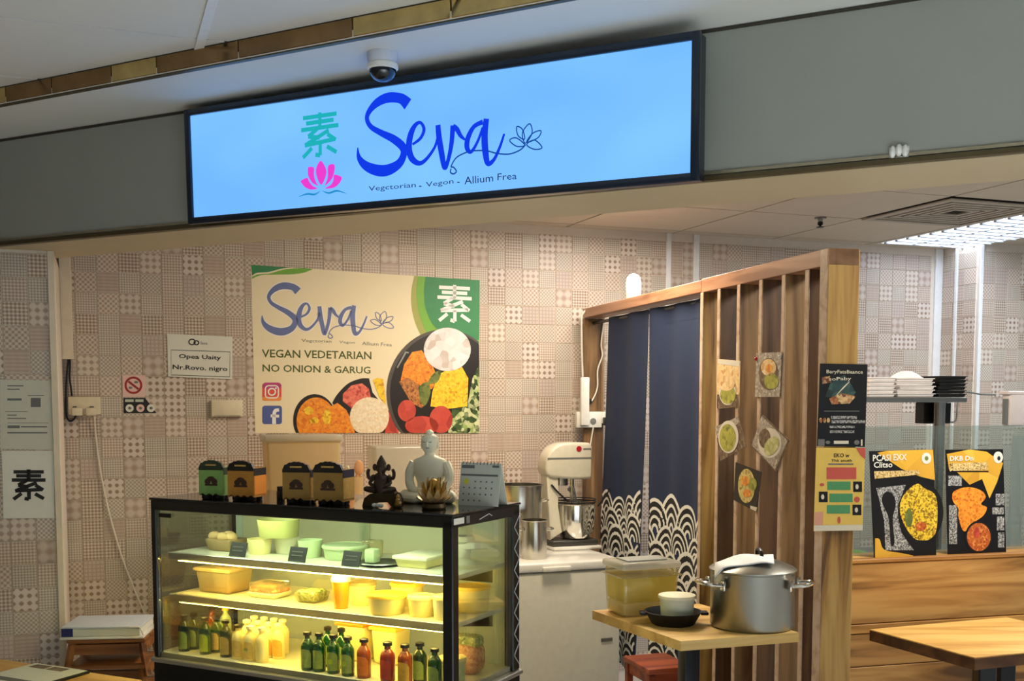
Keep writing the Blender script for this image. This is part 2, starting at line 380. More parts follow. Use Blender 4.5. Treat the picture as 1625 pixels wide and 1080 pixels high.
# ================================================================ the setting
struct(MB().box(-5, 5, -3, 9, -.08, 0), 'floor', 'floor')
mat('blocker_paint', (150,138,118), .6, var=.03)
struct(MB().box(-2.72, -2.62, -3, 4.9, 0, 2.66), 'light_blocker_left', 'blocker_paint')  # unseen slab added to keep world light off the left wall
WB = Fr((0, 5.8, 0), BU)                       # back wall plane
CORN = WB.W(2.79, 0)                           # kitchen corner of the back wall
TS = .0945; TMESH = {}
def tmesh(m):
    if m not in TMESH:
        g = TS/2-.0009; q = TS/2-.0022; d = .005
        me = bpy.data.meshes.new('tile'); me.from_pydata([(-g,-g,0),(g,-g,0),(g,g,0),(-g,g,0),(-q,-q,d),(q,-q,d),(q,q,d),(-q,q,d)], [],
            [(4,5,6,7),(0,1,5,4),(1,2,6,5),(2,3,7,6),(3,0,4,7)])
        uv = me.uv_layers.new(name='UVMap')
        for i, c in enumerate([(0,0),(1,0),(1,1),(0,1)]): uv.data[i].uv = c
        for i in range(4, 20): uv.data[i].uv = (0, 0)
        me.materials.append(MATS[m]); me.materials.append(MATS['grout']); me.polygons.foreach_set('material_index', [0,1,1,1,1]); TMESH[m] = me
    return TMESH[m]
def tiled(fr, wall, a0, a1, b0, b1, ra, rb, vis, cap=290):
    """cover a wall with tiles: those that show are objects of their own, the hidden rest is one part"""
    rnd = random.Random(3); shown = []; rest = []
    i0 = math.ceil((a0-ra)/TS); i1 = math.floor((a1-ra)/TS)-1; j0 = math.ceil((b0-rb)/TS); j1 = math.floor((b1-rb)/TS)-1
    for i in range(i0, i1+1):
        for j in range(j0, j1+1):
            a = ra+(i+.5)*TS; b = rb+(j+.5)*TS; m = rnd.choices(TM, TW)[0]; x, y = proj(fr.W(a, b))
            (shown if vis(x, y) else rest).append((a, b, m, (fr.W(a, b)-CAM).length))
    shown.sort(key=lambda t: t[3]); rest += shown[cap:]; shown = shown[:cap]
    inv = wall.matrix_world.inverted()
    for a, b, m, _ in shown:
        o = bpy.data.objects.new('tile', tmesh(m)); COL.objects.link(o); o.parent = wall; o.location = (a, b, 0)
    vs=[]; fs=[]; mi=[]
    g = TS/2-.0009; q = TS/2-.0022; d = .005
    for a, b, m, _ in rest:
        n = len(vs)
        vs += [(a-g,b-g,0),(a+g,b-g,0),(a+g,b+g,0),(a-g,b+g,0),(a-q,b-q,d),(a+q,b-q,d),(a+q,b+q,d),(a-q,b+q,d)]
        fs += [tuple(n+k for k in t) for t in ((4,5,6,7),(0,1,5,4),(1,2,6,5),(2,3,7,6),(3,0,4,7))]; mi += [TM.index(m)]+[len(TM)]*4
    if rest:
        me = bpy.data.meshes.new('tiles'); me.from_pydata(vs, [], fs); uv = me.uv_layers.new(name='UVMap')
        buf = []
        for _ in rest: buf += [0,0, 1,0, 1,1, 0,1]+[0,0]*16
        uv.data.foreach_set('uv', buf)
        for m in TM+['grout']: me.materials.append(MATS[m])
        me.polygons.foreach_set('material_index', mi)
        o = bpy.data.objects.new('tiles', me); COL.objects.link(o); o.parent = wall; o['kind'] = 'stuff'
def wallslab(name, fr, a0, a1, b0, b1, th):
    o = MB().box(a0, a1, b0, b1, -th, 0).build(name, 'grout', None, 0); o.matrix_world = fr.M(); o['kind'] = 'structure'; return o
ra, rb = WB.px(195, 694)
def vis_back(x, y):
    if not (-5 < x < 1500): return False
    if y < 398-.085*(x-115) or y > 1010: return False
    if x < 112: return False
    if 412 < x < 748 and 450 < y < 675: return False
    if 258 < x < 815 and y > 830: return False
    if 970 < x < 1100 and y > 500: return False
    if 1115 < x < 1360 and y > 470: return False
    if x > 830 and y > 870: return False
    return True
wb = wallslab('wall_back', WB, -2.6, 2.79, 0, 2.56, .1)
tiled(WB, wb, -2.6, 2.79, .02, 2.5, ra, rb, vis_back)
wlo = onY(93, 640, 4.42); WL = Fr((wlo.x, wlo.y, 0), BU)
wl = wallslab('wall_left', WL, -.9, 0, 0, 2.18, .62)
la, lb = WL.px(86, 480)
tiled(WL, wl, -.9, -.004, .02, 2.18, la, lb, lambda x, y: -15 < x < 100 and y > 405)
WR = Fr(CORN-BD*.30, BU)
wr = wallslab('wall_right', WR, 0, 1.3, 0, 2.5, .3)
tiled(WR, wr, .0, 1.3, .02, 2.5, .02, .0, lambda x, y: x < 1640 and y < 890)
SR = Fr(CORN, -BD)                              # side of that column, seen nearly edge on
SR = Fr(CORN-BU*.002, -BD); wsd = wallslab('wall_column_side', SR, 0, .3, 0, 2.5, .05)
tiled(SR, wsd, 0, .3, .02, 2.5, .004, 0, lambda x, y: y < 890)
def vtrim(name, fr, a, b0, b1, wd, th, m, extra=None):
    mb = MB().rbox(a-wd/2, a+wd/2, b0, b1, 0, th, .002, 1)
    o = struct(mb, name, m); o.matrix_world = fr.M(); return o
# white corner strips and the trunking
vtrim('trim_1', WL, -.012, 0, 2.18, .026, .012, 'trim_cream')
a = WB.px(106, 640)[0]; z570 = WB.px(106, 570)[1]
vtrim('trim_2', WB, a+.01, z570, 2.5, .05, .03, 'trim_cream')
vtrim('trim_3', WB, WB.px(1060, 420)[0], 0, 2.5, .03, .012, 'trim_white')
vtrim('trim_4', WB, WB.px(1104, 420)[0], 0, 2.5, .035, .012, 'trim_white')
vtrim('trim_5', WB, 2.755, 0, 2.5, .055, .014, 'trim_white')
vtrim('trim_6', WR, .012, 0, 2.5, .024, .012, 'trim_white')
o = struct(MB().rbox(.12, .14, 0, 2.5, 0, .014, .002, 1), 'trim_7', 'trim_white'); o.matrix_world = SR.M()
# fascia beam over the shop front
ZS = 2.18; ZB = 2.58; ZC = 2.635
pa = onz(0, 391, ZS); pb = onz(1625, 243, ZS); FA = Fr(pa, pb-pa); FL_ = (pb-pa).length
AU = FA.u; AD = -FA.n
def fbox(name, a0, a1, b0, b1, d0, d1, m, kind=True):
    o = MB().box(a0, a1, b0, b1, -d1, -d0).build(name, m, None, 0); o.matrix_world = FA.M()
    if kind: o['kind'] = 'structure'
    return o
fbox('wall_front', -1.2, FL_+1.6, .016, .40, 0, .33, 'paint_grey')
fbox('trim_8', -1.2, FL_+1.6, 0, .016, .012, .345, 'paint_cream')
fbox('trim_9', -1.2, FL_+1.6, .018, .026, -.006, 0, 'alu'); fbox('trim_10', -1.2, FL_+1.6, .002, .014, -.010, .012, 'alu_dark')
fbox('trim_11', -1.2, FL_+1.6, .390, .398, -.004, 0, 'joint_dark')
# bulkhead ceiling in front of the fascia, mirrored edge trim, then the corridor panels
s0 = onz(0, 165, ZB); s1 = onz(600, 52, ZB); ST = Fr(s0, s1-s0)
q = [FA.W(-1.2,0), FA.W(FL_+1.6,0), ST.W(6,0), ST.W(-2,0)]
mb = MB(); mb.prism([(p.x, p.y) for p in q], ZB, ZB+.02); struct(mb, 'ceiling_bulkhead', 'ceiling_white')
mat('mirror_gold', (205,180,120), .12, 1, var=.25, sc=14); mat('mirror_brown', (150,120,84), .18, 1, var=.3, sc=9)
mt = MB(); n = 0; a = -1.5
tr = struct(MB().box(-1.6, 5.6, -.004, ZC-ZB+.004, -.02, -.003), 'trim_12', 'alu_dark'); tr.matrix_world = ST.M()
while a < 5.5:
    l = random.uniform(.16, .42)
    k = MB().rbox(a, a+l-.004, .002, ZC-ZB-.004, -.003, .003, .0015, 1).build('mirror_strip', random.choice(['mirror_gold', 'mirror_brown', 'mirror_brown']), tr, 0); a += l
def clip(poly, p, n):
    out = []
    for i in range(len(poly)):
        a, b = poly[i-1], poly[i]; da = (a-p).dot(n); db = (b-p).dot(n)
        if (da >= 0) != (db >= 0): out.append(a+(b-a)*(da/(da-db)))
        if db >= 0: out.append(b)
    return out
def panels(root, u_lines, d_lines, z, clips, skip, m, th=.012, gap=.006):
    for i in range(len(u_lines)-1):
        for j in range(len(d_lines)-1):
            if (i, j) in skip: continue
            u0, u1, v0, v1 = u_lines[i]+gap, u_lines[i+1]-gap, d_lines[j]+gap, d_lines[j+1]-gap
            pg = [B(u0,v0,0), B(u1,v0,0), B(u1,v1,0), B(u0,v1,0)]
            for p, n in clips: pg = clip(pg, p, n) if pg else pg
            if len(pg) < 3: continue
            MB().prism([(p.x, p.y) for p in pg], z, z+th).build('panel', m, root, 0)
flat0 = lambda v: Vector((v.x, v.y, 0))
cc = MB(); cc.prism([(ST.W(-2,0).x, ST.W(-2,0).y), (ST.W(6,0).x, ST.W(6,0).y), (4, -3), (-4, -3)], ZC+.013, ZC+.03)
ceil_c = struct(cc, 'ceiling_corridor', 'joint_dark')
ub = BU.dot(onz(327, 36, ZC)); db_ = BD.dot(onz(155, 44, ZC))
panels(ceil_c, [ub-1.205+i*1.2 for i in range(-2, 5)], [db_-.6*5+.6*i for i in range(0, 9)], ZC, [(flat0(ST.o), flat0(ST.n))], [], 'ceiling_white')
MB().box(-.013, .013, -2.4, 3, ZC-.006, ZC+.002, Matrix.Translation(B(ub, db_, 0))@Matrix.Rotation(BYAW, 4, 'Z')).build('ceiling_bar', 'trim_white', ceil_c, 0)
# shop ceiling
cq = [FA.W(-1.2,0,-.34), FA.W(FL_+1.6,0,-.34), WR.W(1.3,0,0), WR.W(0,0,0), WB.W(2.79,0), WB.W(-2.6,0)]
mb = MB(); mb.prism([(p.x, p.y) for p in cq], 2.512, 2.53)
ceil_s = struct(mb, 'ceiling', 'joint_dark')
UL = [3.6+.635*i for i in range(-7, 4)]; DL = [5.33-.66*i for i in range(7, -2, -1)]
iu = UL.index(3.6); jd = 5
fb = (flat0(FA.W(0,0,-.345)), -flat0(FA.n)); wbk = (flat0(WB.o), flat0(WB.n))
panels(ceil_s, UL, DL, 2.50, [fb, wbk], [(iu, jd), (iu+1, jd), (iu+1, jd+1)], 'ceiling_shop')
def cell(i, j): return UL[i], UL[i+1], DL[j], DL[j+1]
MBZ = Matrix.Rotation(BYAW, 4, 'Z')
# ================================================================ ceiling fittings
u0, u1, d0, _ = cell(iu+1, jd); d1 = DL[jd+2]
mat('tube_light', (235,245,255), .4, var=0, emit=8, ecol=(220,232,255)); mat('louvre', (240,242,245), .25, .5, var=0); mat('vent_light', (190,194,200), .6, var=0)
t = thing('ceiling_light', 'long white louvred fluorescent ceiling light over the kitchen', 'ceiling light', B((u0+u1)/2, (d0+d1)/2, 2.50), BYAW)
w_, h_ = (u1-u0)/2-.01, (d1-d0)/2-.01
MB().box(-w_, w_, -h_, h_, .06, .065).build('housing', 'white_gloss', t, 0)
fm = MB()
for x in (-1, 1): fm.box(x*w_-.012, x*w_+.012, -h_, h_, -.006, .06)
for y in (-1, 1): fm.box(-w_, w_, y*h_-.012, y*h_+.012, -.006, .06)
fm.build('frame', 'white_plastic', t, 0)
for i in range(3):
    x = (i-1)*w_*.64
    MB().rbox(x-w_*.27, x+w_*.27, -h_+.014, h_-.014, .004, .05, .012, 3).build('lamp_diffuser', 'tube_light', t)
for i in range(2):
    x = (i-.5)*w_*.64; MB().box(x-.010, x+.010, -h_+.012, h_-.012, -.010, .055).build('louvre_rail', 'louvre', t, 0)
for i in range(14):
    y = -h_+.05+i*(2*h_-.1)/13; MB().box(-w_+.012, w_-.012, y-.010, y+.010, -.014, .003).build('louvre_blade', 'vent_light', t, 0)
u0, u1, d0, d1 = cell(iu, jd)
mat('vent_grey', (176,164,146), .6); mat('vent_dark', (92,80,64), .7)
t = thing('air_vent', 'square slatted air vent in the shop ceiling panels', 'vent', B((u0+u1)/2, (d0+d1)/2, 2.50), BYAW)
k = (u1-u0)/2-.008
MB().box(-k, k, -k, k, .022, .026).build('backing', 'vent_dark', t, 0)
for i in range(6):
    r = k*(1-i*.15); wd = .040 if i == 0 else .024; mb = MB(); z0 = -.010 if i == 0 else -.004
    for sx in (-1, 1):
        mb.box(min(sx*r, sx*(r-wd)), max(sx*r, sx*(r-wd)), -r, r, z0, z0+.006); mb.box(-r+wd, r-wd, min(sx*r, sx*(r-wd)), max(sx*r, sx*(r-wd)), z0, z0+.006)
    mb.build('vent_frame' if i == 0 else 'slat', 'vent_grey', t, 0)
p = onz(1302, 345, 2.50)
t = thing('sprinkler', 'small dark sprinkler head hanging from the shop ceiling', 'sprinkler', p)
MB().lathe([(.03,0),(.03,-.006),(.012,-.010),(.010,-.022)], 16).build('flange', 'steel_dull', t)
MB().lathe([(.010,-.020),(.014,-.024),(.014,-.034),(.006,-.04),(.006,-.046)], 12).build('body', 'black', t)
MB().lathe([(.016,-.050),(.020,-.046),(.006,-.046)], 12).build('deflector', 'black', t)
# dome camera
p = onz(607, 84, ZB)
mat('dome_glass', (10,18,30), .06, coat=.6, var=0); mat('cam_white', (200,205,215), .35)
t = thing('security_camera', 'round dome security camera on the ceiling above the lit sign', 'camera', p)
MB().lathe([(.044,0),(.044,-.02),(.040,-.030)], 28).build('mount', 'cam_white', t)
MB().lathe([(.040,-.028),(.0445,-.034),(.0445,-.044),(.039,-.048)], 28).build('ring', 'white_plastic', t)
MB().lathe([(.039,-.046)]+[(.039*math.cos(a), -.046-.034*math.sin(a)) for a in [i*math.pi/16 for i in range(1, 8)]]+[(1e-5,-.080)], 28).build('dome', 'dome_glass', t)
# ================================================================ lit sign
yaw, tilt, roll = math.radians(-29), .035, -.013
u = Vector((math.cos(yaw), math.sin(yaw), 0)); n = Vector((math.sin(yaw), -math.cos(yaw), 0)); v2 = Vector((0,0,1))*math.cos(tilt)+n*math.sin(tilt)
u2 = u*math.cos(roll)+v2*math.sin(roll); v3 = -u*math.sin(roll)+v2*math.cos(roll)
SG = Fr((-.305, 3.34, 2.361), u2, v3); sw, sh = .90, .1875
t = thing('lightbox_sign', 'long lit pale blue shop sign with script lettering in a black frame', 'sign', M=SG.M())
def emis(name, c, st, c2=None):
    m, N, L, b = new(name); b.inputs['Base Color'].default_value = (0,0,0,1); b.inputs['Roughness'].default_value = .3; b.inputs['Specular IOR Level'].default_value = .1
    b.inputs['Emission Strength'].default_value = st; b.inputs['Emission Color'].default_value = lin(c)
    if c2:
        tc = N.new('ShaderNodeTexCoord'); mp = N.new('ShaderNodeMapping'); mp.inputs['Scale'].default_value = (1.4, 3, 1)
        nz = N.new('ShaderNodeTexNoise'); nz.inputs['Scale'].default_value = 1.3; nz.inputs['Detail'].default_value = 1
        mx = N.new('ShaderNodeMix'); mx.data_type = 'RGBA'; mx.inputs[6].default_value = lin(c); mx.inputs[7].default_value = lin(c2)
        L.new(tc.outputs['Object'], mp.inputs[0]); L.new(mp.outputs[0], nz.inputs[0]); L.new(nz.outputs['Fac'], mx.inputs[0]); L.new(mx.outputs[2], b.inputs['Emission Color'])
    return m
emis('sign_blue', (88,152,238), 1.32, (122,186,252)); emis('sign_ink', (14,58,232), 1.0); emis('sign_navy', (14,70,150), 1.0); emis('sign_dark', (24,44,80), 1.0)
emis('sign_teal', (30,178,186), 1.0); emis('sign_pink', (238,62,208), 1.0); emis('sign_wave', (30,140,196), 1.0)
mat('sign_black', (7,26,46), .3, coat=.2)
MB().box(-sw+.004, sw-.004, -sh+.004, sh-.004, -.055, -.006).build('case', 'sign_black', t, 0)
fm = MB(); bz = .022
for s_ in (-1, 1):
    fm.rbox(min(s_*sw, s_*(sw-bz)), max(s_*sw, s_*(sw-bz)), -sh, sh, -.012, .006, .003, 2)
    fm.rbox(-sw+bz*.8, sw-bz*.8, min(s_*sh, s_*(sh-bz)), max(s_*sh, s_*(sh-bz)), -.012, .006, .003, 2)
fm.build('frame', 'sign_black', t)
MB().poly([(-sw+bz, -sh+bz), (sw-bz, -sh+bz), (sw-bz, sh-bz), (-sw+bz, sh-bz)], -.003).build('screen', 'sign_blue', t, 0)
for x in (-.6, .65): MB().box(x-.02, x+.02, -.05, .05, -.13 if x > 0 else -.085, -.055).build('wall_bracket', 'sign_black', t, 0)
c6 = crop(460, 160, 6.75)
pr = Print(SG, t, c6, -.003)
su(pr, 'character', 'sign_teal', (115,150), (515,92), (115,625), 46)
for pts in ([(325,640),(378,720),(380,800),(330,898),(280,800),(278,715)], [(195,708),(252,715),(252,790),(275,870),(300,905),(240,880),(195,810),(187,750)], [(405,695),(470,680),(470,760),(440,840),(370,905),(400,820)],
    [(112,855),(180,822),(200,860),(240,910),(290,935),(220,948),(160,925),(125,885)], [(470,790),(548,815),(525,880),(460,930),(370,935),(430,900),(460,850)]):
    pr.poly('lotus_petal#%d' % pts[0][0], 'sign_pink', cat(pts, 4, True), 1)
pr.stroke('water_lines', 'sign_wave', [(90,1025,5),(180,995,18),(260,1000,18),(322,962,3)]); pr.stroke('water_lines', 'sign_wave', [(340,960,3),(410,985,18),(500,962,18),(605,992,3)])
pr.done()
c2_ = crop(440, 120, 3.533); pr = Print(SG, t, c2_, -.003)
seva(pr, 'script_lettering', 'sign_ink', 'sign_navy', ID, 1)
for wd, x0, x1, y0, y1, h in (('Vegctorian', 510, 774, 655, 633, 36), ('-', 792, 806, 622, 621, 5), ('Vegon', 832, 986, 632, 612, 36), ('-', 1006, 1020, 600, 599, 5), ('Allium', 1047, 1208, 609, 592, 42), ('Frea', 1232, 1340, 586, 580, 38)):
    if wd == '-': pr.rect('small_lettering', 'sign_dark', x0, y0-6, x1, y0)
    else: pr.text('small_lettering', 'sign_dark', wd, (x0, y0), (x1, y1), h)
pr.done()
# small white plastic fitting on the fascia
fr = FA.at(1427, 247, .0)
t = thing('wall_fitting', 'small ribbed white plastic fitting stuck low on the grey fascia', 'fitting', M=fr.M())
MB().rbox(-.024, .024, -.006, .022, 0, .006, .002, 2).build('base_plate', 'white_plastic', t)
for i in range(3): MB().ball((-.015+i*.015, .009+.003*(i%2), .008), (.0085,.016,.010), 12, 8).build('rib', 'white_gloss', t)
# ================================================================ banner on the back wall
c5 = crop(380, 400, 3.6)
BN = WB.at(*c5(720, 1033), off=.006)
t = thing('wall_banner', 'large cream printed banner with green corners and food pictures', 'banner', M=BN.M())
pr = Print(BN, t, c5, .0)
corners = [(66,72),(1372,160),(1370,1033),(90,1033)]
mat('bn_cream', (243,228,190), .5, var=.03, sc=3); mat('bn_green', (58,138,84), .5); mat('bn_green2', (120,178,62), .5); mat('bn_green3', (168,170,88), .5); mat('bn_dark', (74,92,38), .6, var=0)
mat('bn_blue', (104,116,166), .5, var=.12, sc=6); mat('bn_halo', (246,238,222), .5, var=0); mat('bn_white', (244,244,238), .5, var=0); mat('bowl_black', (38,34,32), .4); mat('bowl_rim', (86,80,74), .4)
food('bn_rice', [(250,236,206),(236,212,168),(250,240,216)], 90, bump=0); food('bn_riceball', [(226,222,216),(240,238,236),(206,190,178)], 26, bump=0)
food('bn_orange', [(238,128,28),(250,164,44),(214,104,30)], 90, bump=0); food('bn_yellow', [(250,196,20),(255,218,60),(214,150,10)], 90, bump=0); food('bn_red', [(196,66,52),(212,84,66),(168,52,44)], 20, bump=0)
food('bn_pink', [(222,92,78),(240,132,106),(186,60,52)], 80, bump=0); food('bn_greens', [(150,178,92),(220,222,170),(70,98,46),(30,40,22)], 50, bump=0); food('bn_leaf', [(92,106,44),(128,138,64),(70,84,36)], 40, bump=0); food('bn_brown', [(170,96,46),(204,138,70),(122,66,36)], 100, bump=0)
mat('ig_1', (232,84,72), .5, var=0); mat('ig_2', (196,72,128), .5, var=0); mat('ig_3', (244,150,70), .5, var=0); mat('fb_blue', (82,98,160), .5, var=0)
MB().use('bn_cream').prism([pr.P(*p) for p in corners], -.005, 0).build('sheet', None, t, 0)
sm = lambda pts, n=6: [(x, y) for x, y in cat(pts, n)]
pr.poly('green_corner', 'bn_green', [(66,72)]+sm([(418,96),(330,88),(250,92),(170,112),(100,118),(72,134)]), 1)
pr.poly('green_corner', 'bn_green2', sm([(418,96),(330,92),(250,100),(170,122),(110,126),(72,140)])+sm([(72,152),(120,132),(200,128),(300,126),(370,116),(418,97)]), 1)
pr.poly('green_panel', 'bn_green3', [(998,135)]+sm([(998,135),(982,220),(984,320),(1010,420),(1060,520)])+[(1370,520),(1372,160)], 1)
pr.poly('green_panel', 'bn_green2', [(1020,137)]+sm([(1020,137),(1012,220),(1020,320),(1050,420),(1100,520)])+[(1370,520),(1372,160)], 2)
pr.poly('green_panel', 'bn_green', [(1062,140)]+sm([(1062,140),(1054,230),(1066,330),(1120,430),(1240,500)])+[(1370,500),(1372,160)], 3)
su(pr, 'character', 'bn_white', (1130,182), (1326,192), (1130,396), 20, 4)
fm_ = lambda x, y: (120+(x-435)*.727, 162+(y-95)*.645+(x-435)*.066)
for st in SEVA: pr.stroke('lettering_halo', 'bn_halo', [fm_(x,y)+(wd*.66+14,) for x,y,wd in st], 1)
seva(pr, 'script_lettering', 'bn_blue', 'bn_blue', fm_, .66, 2)
pr.text('small_lettering', 'ink_grey', 'Vegctorian', (355,517), (525,522), 22, 1); pr.text('small_lettering', 'ink_grey', 'Vegon', (570,523), (660,526), 18, 1); pr.text('small_lettering', 'ink_grey', 'Allium Frea', (700,530), (870,538), 20, 1)
pr.text('slogan', 'bn_dark', 'VEGAN VEDETARIAN', (128,600), (754,612), 46, 1, .012); pr.text('slogan', 'bn_dark', 'NO ONION & GARUG', (132,682), (748,694), 42, 1, .012)
def rr(x0, y0, x1, y1, r): 
    q = []
    for cx, cy, a in ((x1-r,y0+r,-90),(x1-r,y1-r,0),(x0+r,y1-r,90),(x0+r,y0+r,180)):
        q += [(cx+r*math.cos(math.radians(a+i*22.5)), cy+r*math.sin(math.radians(a+i*22.5))) for i in range(5)]
    return q
pr.poly('camera_icon', 'ig_1', rr(130,744,240,848,22), 1); pr.poly('camera_icon', 'ig_2', rr(130,744,240,780,20), 2); pr.poly('camera_icon', 'ig_3', rr(130,826,240,848,11), 2)
q = [p+(7,) for p in rr(148,762,222,832,18)]; pr.stroke('camera_icon', 'bn_white', q, 3, 0, True); pr.stroke('camera_icon', 'bn_white', [p+(8,) for p in ell(185,797,20,19,20)], 3, 0, True); pr.ell('camera_icon', 'bn_white', 208,776,5,5, 3)
pr.poly('letter_icon', 'fb_blue', rr(130,876,243,982,16), 1); pr.stroke('letter_icon', 'bn_white', [(226,900,18),(206,904,20),(198,925,20),(198,981,22)], 2); pr.stroke('letter_icon', 'bn_white', [(178,934,16),(226,936,16)], 2, 0)
def inside(pts): return [(min(x, 1369), min(y, 1032)) for x, y in pts]
pr.poly('curry_bowl', 'bowl_black', inside(ell(430,960,124,150,36)), 1); pr.poly('curry_bowl', 'bn_orange', inside(ell(438,965,112,136,36)), 2)
for x, y, a, b in ((395,905,26,24),(430,960,22,18),(500,940,26,44),(415,965,16,12)): pr.ell('curry_bowl', 'bn_yellow', x, y, a, b, 3, 12)
pr.poly('mixed_bowl', 'bowl_black', inside([(530,860)]+sm([(530,860),(560,810),(620,750),(690,722),(740,720)])+[(760,800),(840,900),(880,1032),(640,1032)]), 2)
pr.poly('mixed_bowl', 'bn_pink', [(590,810),(640,760),(700,748),(740,780),(750,830),(640,890),(590,850)], 3); pr.poly('mixed_bowl', 'bn_yellow', [(762,730),(790,716),(822,726),(838,870),(800,830)], 3)
pr.poly('mixed_bowl', 'bn_orange', inside([(520,880),(560,860),(610,900),(640,960),(660,1032),(540,1032),(524,980)]), 4); pr.poly('mixed_bowl', 'bn_red', inside([(850,900),(900,985),(910,1032),(830,1032)]), 3)
pr.poly('mixed_bowl', 'bn_rice', inside(ell(742,940,112,112,30)), 5)
big = [(x, y) for x, y in ell(1170,800,330,360,60)]
pr.poly('large_bowl', 'bowl_rim', inside(big), 5); pr.poly('large_bowl', 'bowl_black', inside(ell(1178,804,318,348,60)), 6)
pr.poly('large_bowl', 'bn_orange', [(940,640),(985,570),(1040,560),(1100,640),(1130,720),(1100,780),(1010,790),(920,730)], 7)
pr.poly('large_bowl', 'bn_brown', [(910,740),(960,715),(1030,760),(1060,870),(1040,890),(980,860)], 8)
pr.poly('large_bowl', 'bn_yellow', [(1130,700),(1190,670),(1270,655),(1306,720),(1300,880),(1180,895),(1090,880),(1100,800)], 8)
pr.poly('large_bowl', 'bn_leaf', sm([(1075,740),(1110,690),(1150,680),(1130,740),(1080,755)]), 9); pr.poly('large_bowl', 'bn_leaf', sm([(1020,770),(1070,740),(1090,800),(1060,875),(1030,850)]), 9)
pr.poly('large_bowl', 'bn_greens', inside([(1216,890),(1300,880),(1330,720),(1369,640),(1369,1032),(1190,1032)]), 7)
for x, y, a, b in ((955,905,52,62),(1040,990,95,55),(1150,955,66,78)): pr.poly('large_bowl', 'bn_red', inside(ell(x, y, a, b, 24)), 9)
pr.ell('large_bowl', 'bn_riceball', 1186, 555, 134, 124, 10, 36); pr.stroke('large_bowl', 'steel_dull', [(900,660,8),(950,570,10),(965,575,10)], 8, 0)
pr.done()
# ================================================================ things stuck to the left and back wall
def sheet(name, label, catg, fr, cp, quad, m, th=.0015, z=0):
    """a flat sheet with real thickness; returns its root and a Print on it"""
    x = (quad[2][0]+quad[3][0])/2; y = (quad[2][1]+quad[3][1])/2
    f2 = fr.at(*cp(x, y), off=z); t = thing(name, label, catg, M=f2.M()); pr = Print(f2, t, cp, th)
    MB().prism([pr.P(*p) for p in quad], 0, th).build('sheet', m, t, 0)
    return t, pr
c8 = crop(0, 580, 4.15); mat('paper_dull', (206,206,188), .8, var=.03)
t, pr = sheet('wall_notice', 'pale printed form with a dark square stuck on the left tiled wall', 'paper', WL, c8, [(2,92),(354,98),(358,552),(2,548)], 'paper_dull', z=.006)
for x0, x1, y, h in ((48,155,132,7),(48,130,155,7),(48,142,222,14),(182,290,196,5),(36,184,302,3),(48,110,325,6),(48,172,347,6),(48,320,377,3),(50,130,402,18),(138,310,402,8),(48,312,441,9)): pr.rect('text_line', 'ink_grey', x0, y-h/2, x1, y+h/2)
pr.rect('dark_block', 'ink_grey', 203, 212, 268, 272); pr.done()
t, pr = sheet('character_sheet', 'white sheet with one large black character on the left wall', 'paper', WL, c8, [(12,560),(358,560),(358,1002),(22,1006)], 'paper', z=.006)
su(pr, 'character', 'ink', (78,682), (300,682), (78,885), 23); pr.done()
c4 = crop(0, 380, 3.1775)
t, pr = sheet('opening_hours_sign', 'white framed notice about opening days on the tiled wall', 'sign', WB, c4, [(842,474),(1172,490),(1170,704),(848,690)], 'paper', .004, z=.006)
pr.stroke('inner_border', 'ink_grey', [(862,556,4),(1160,566,4),(1158,692,4),(864,682,4)], 1, 0, True)
for q in ((968,516,16,14),(990,520,12,10)): pr.stroke('small_logo', 'ink', [p+(6,) for p in ell(*q, 14)], 1, 0, True)
pr.text('lettering', 'ink', 'Opea Uaity', (902,604), (1114,612), 28, 1, .02); pr.text('lettering', 'ink', 'Nr.Rovo. nigro', (870,660), (1146,670), 30, 1, .02)
pr.text('lettering', 'ink', 'Seva', (1010,528), (1045,530), 14, 1); pr.done()
c9 = crop(80, 540, 7.717)
mat('sign_red', (158,36,36), .5, var=0); mat('sticker_pink', (232,196,184), .5, var=0)
t, pr = sheet('no_smoking_sign', 'small square pinkish sticker with a red barred circle', 'sign', WB, c9, [(882,426),(1165,426),(1160,694),(886,694)], 'sticker_pink', z=.006)
pr.stroke('red_circle', 'sign_red', [p+(26,) for p in ell(1016,548,96,94,28)], 1, 0, True); pr.stroke('red_bar', 'sign_red', [(955,500,26),(1078,596,26)], 1, 0)
pr.ell('cigarette_mark', 'ink_grey', 980,578,24,14); pr.ell('cigarette_mark', 'ink_grey', 1050,510,26,14); pr.done()
t, pr = sheet('warning_stickers', 'dark sticker strip with three small round warning marks', 'sticker', WB, c9, [(896,704),(1160,704),(1300,888),(898,888)], 'ink', z=.006)
pr.poly('backing_pale', 'paper_green', [(915,720),(1020,720),(1020,752),(915,752)]); pr.poly('backing_pale', 'paper_green', [(1040,720),(1140,720),(1140,752),(1040,752)])
for x, m_ in ((970,'paper'),(1102,'sticker_pink'),(1232,'paper')): pr.ell('round_mark', m_, x, 828, 50, 48, 1, 20); pr.ell('round_mark', 'ink_grey', x, 828, 20, 18, 2, 12)
pr.done()
f2 = WB.at(*c9(410, 905), off=.005)
t = thing('double_socket', 'cream double wall socket with two switches and black cable behind', 'socket', M=f2.M())
P = lambda x, y: f2.px(*c9(x, y))
x0, y1 = P(215, 688); x1, y0 = P(620, 905)
MB().rbox(x0, x1, y0, y1, 0, .03, .004, 2).build('plate', 'cream_plastic', t)
for x in (300, 510): 
    a, b = P(x, 812); MB().rbox(a-.008, a+.008, b-.004, b+.004, .029, .034, .001, 1).build('switch', 'ink_grey', t)
for x in (330, 500):
    a, b = P(x, 875); MB().rbox(a-.022, a+.022, b-.016, b+.02, .029, .06, .005, 2).build('plug', 'cream_plastic', t)
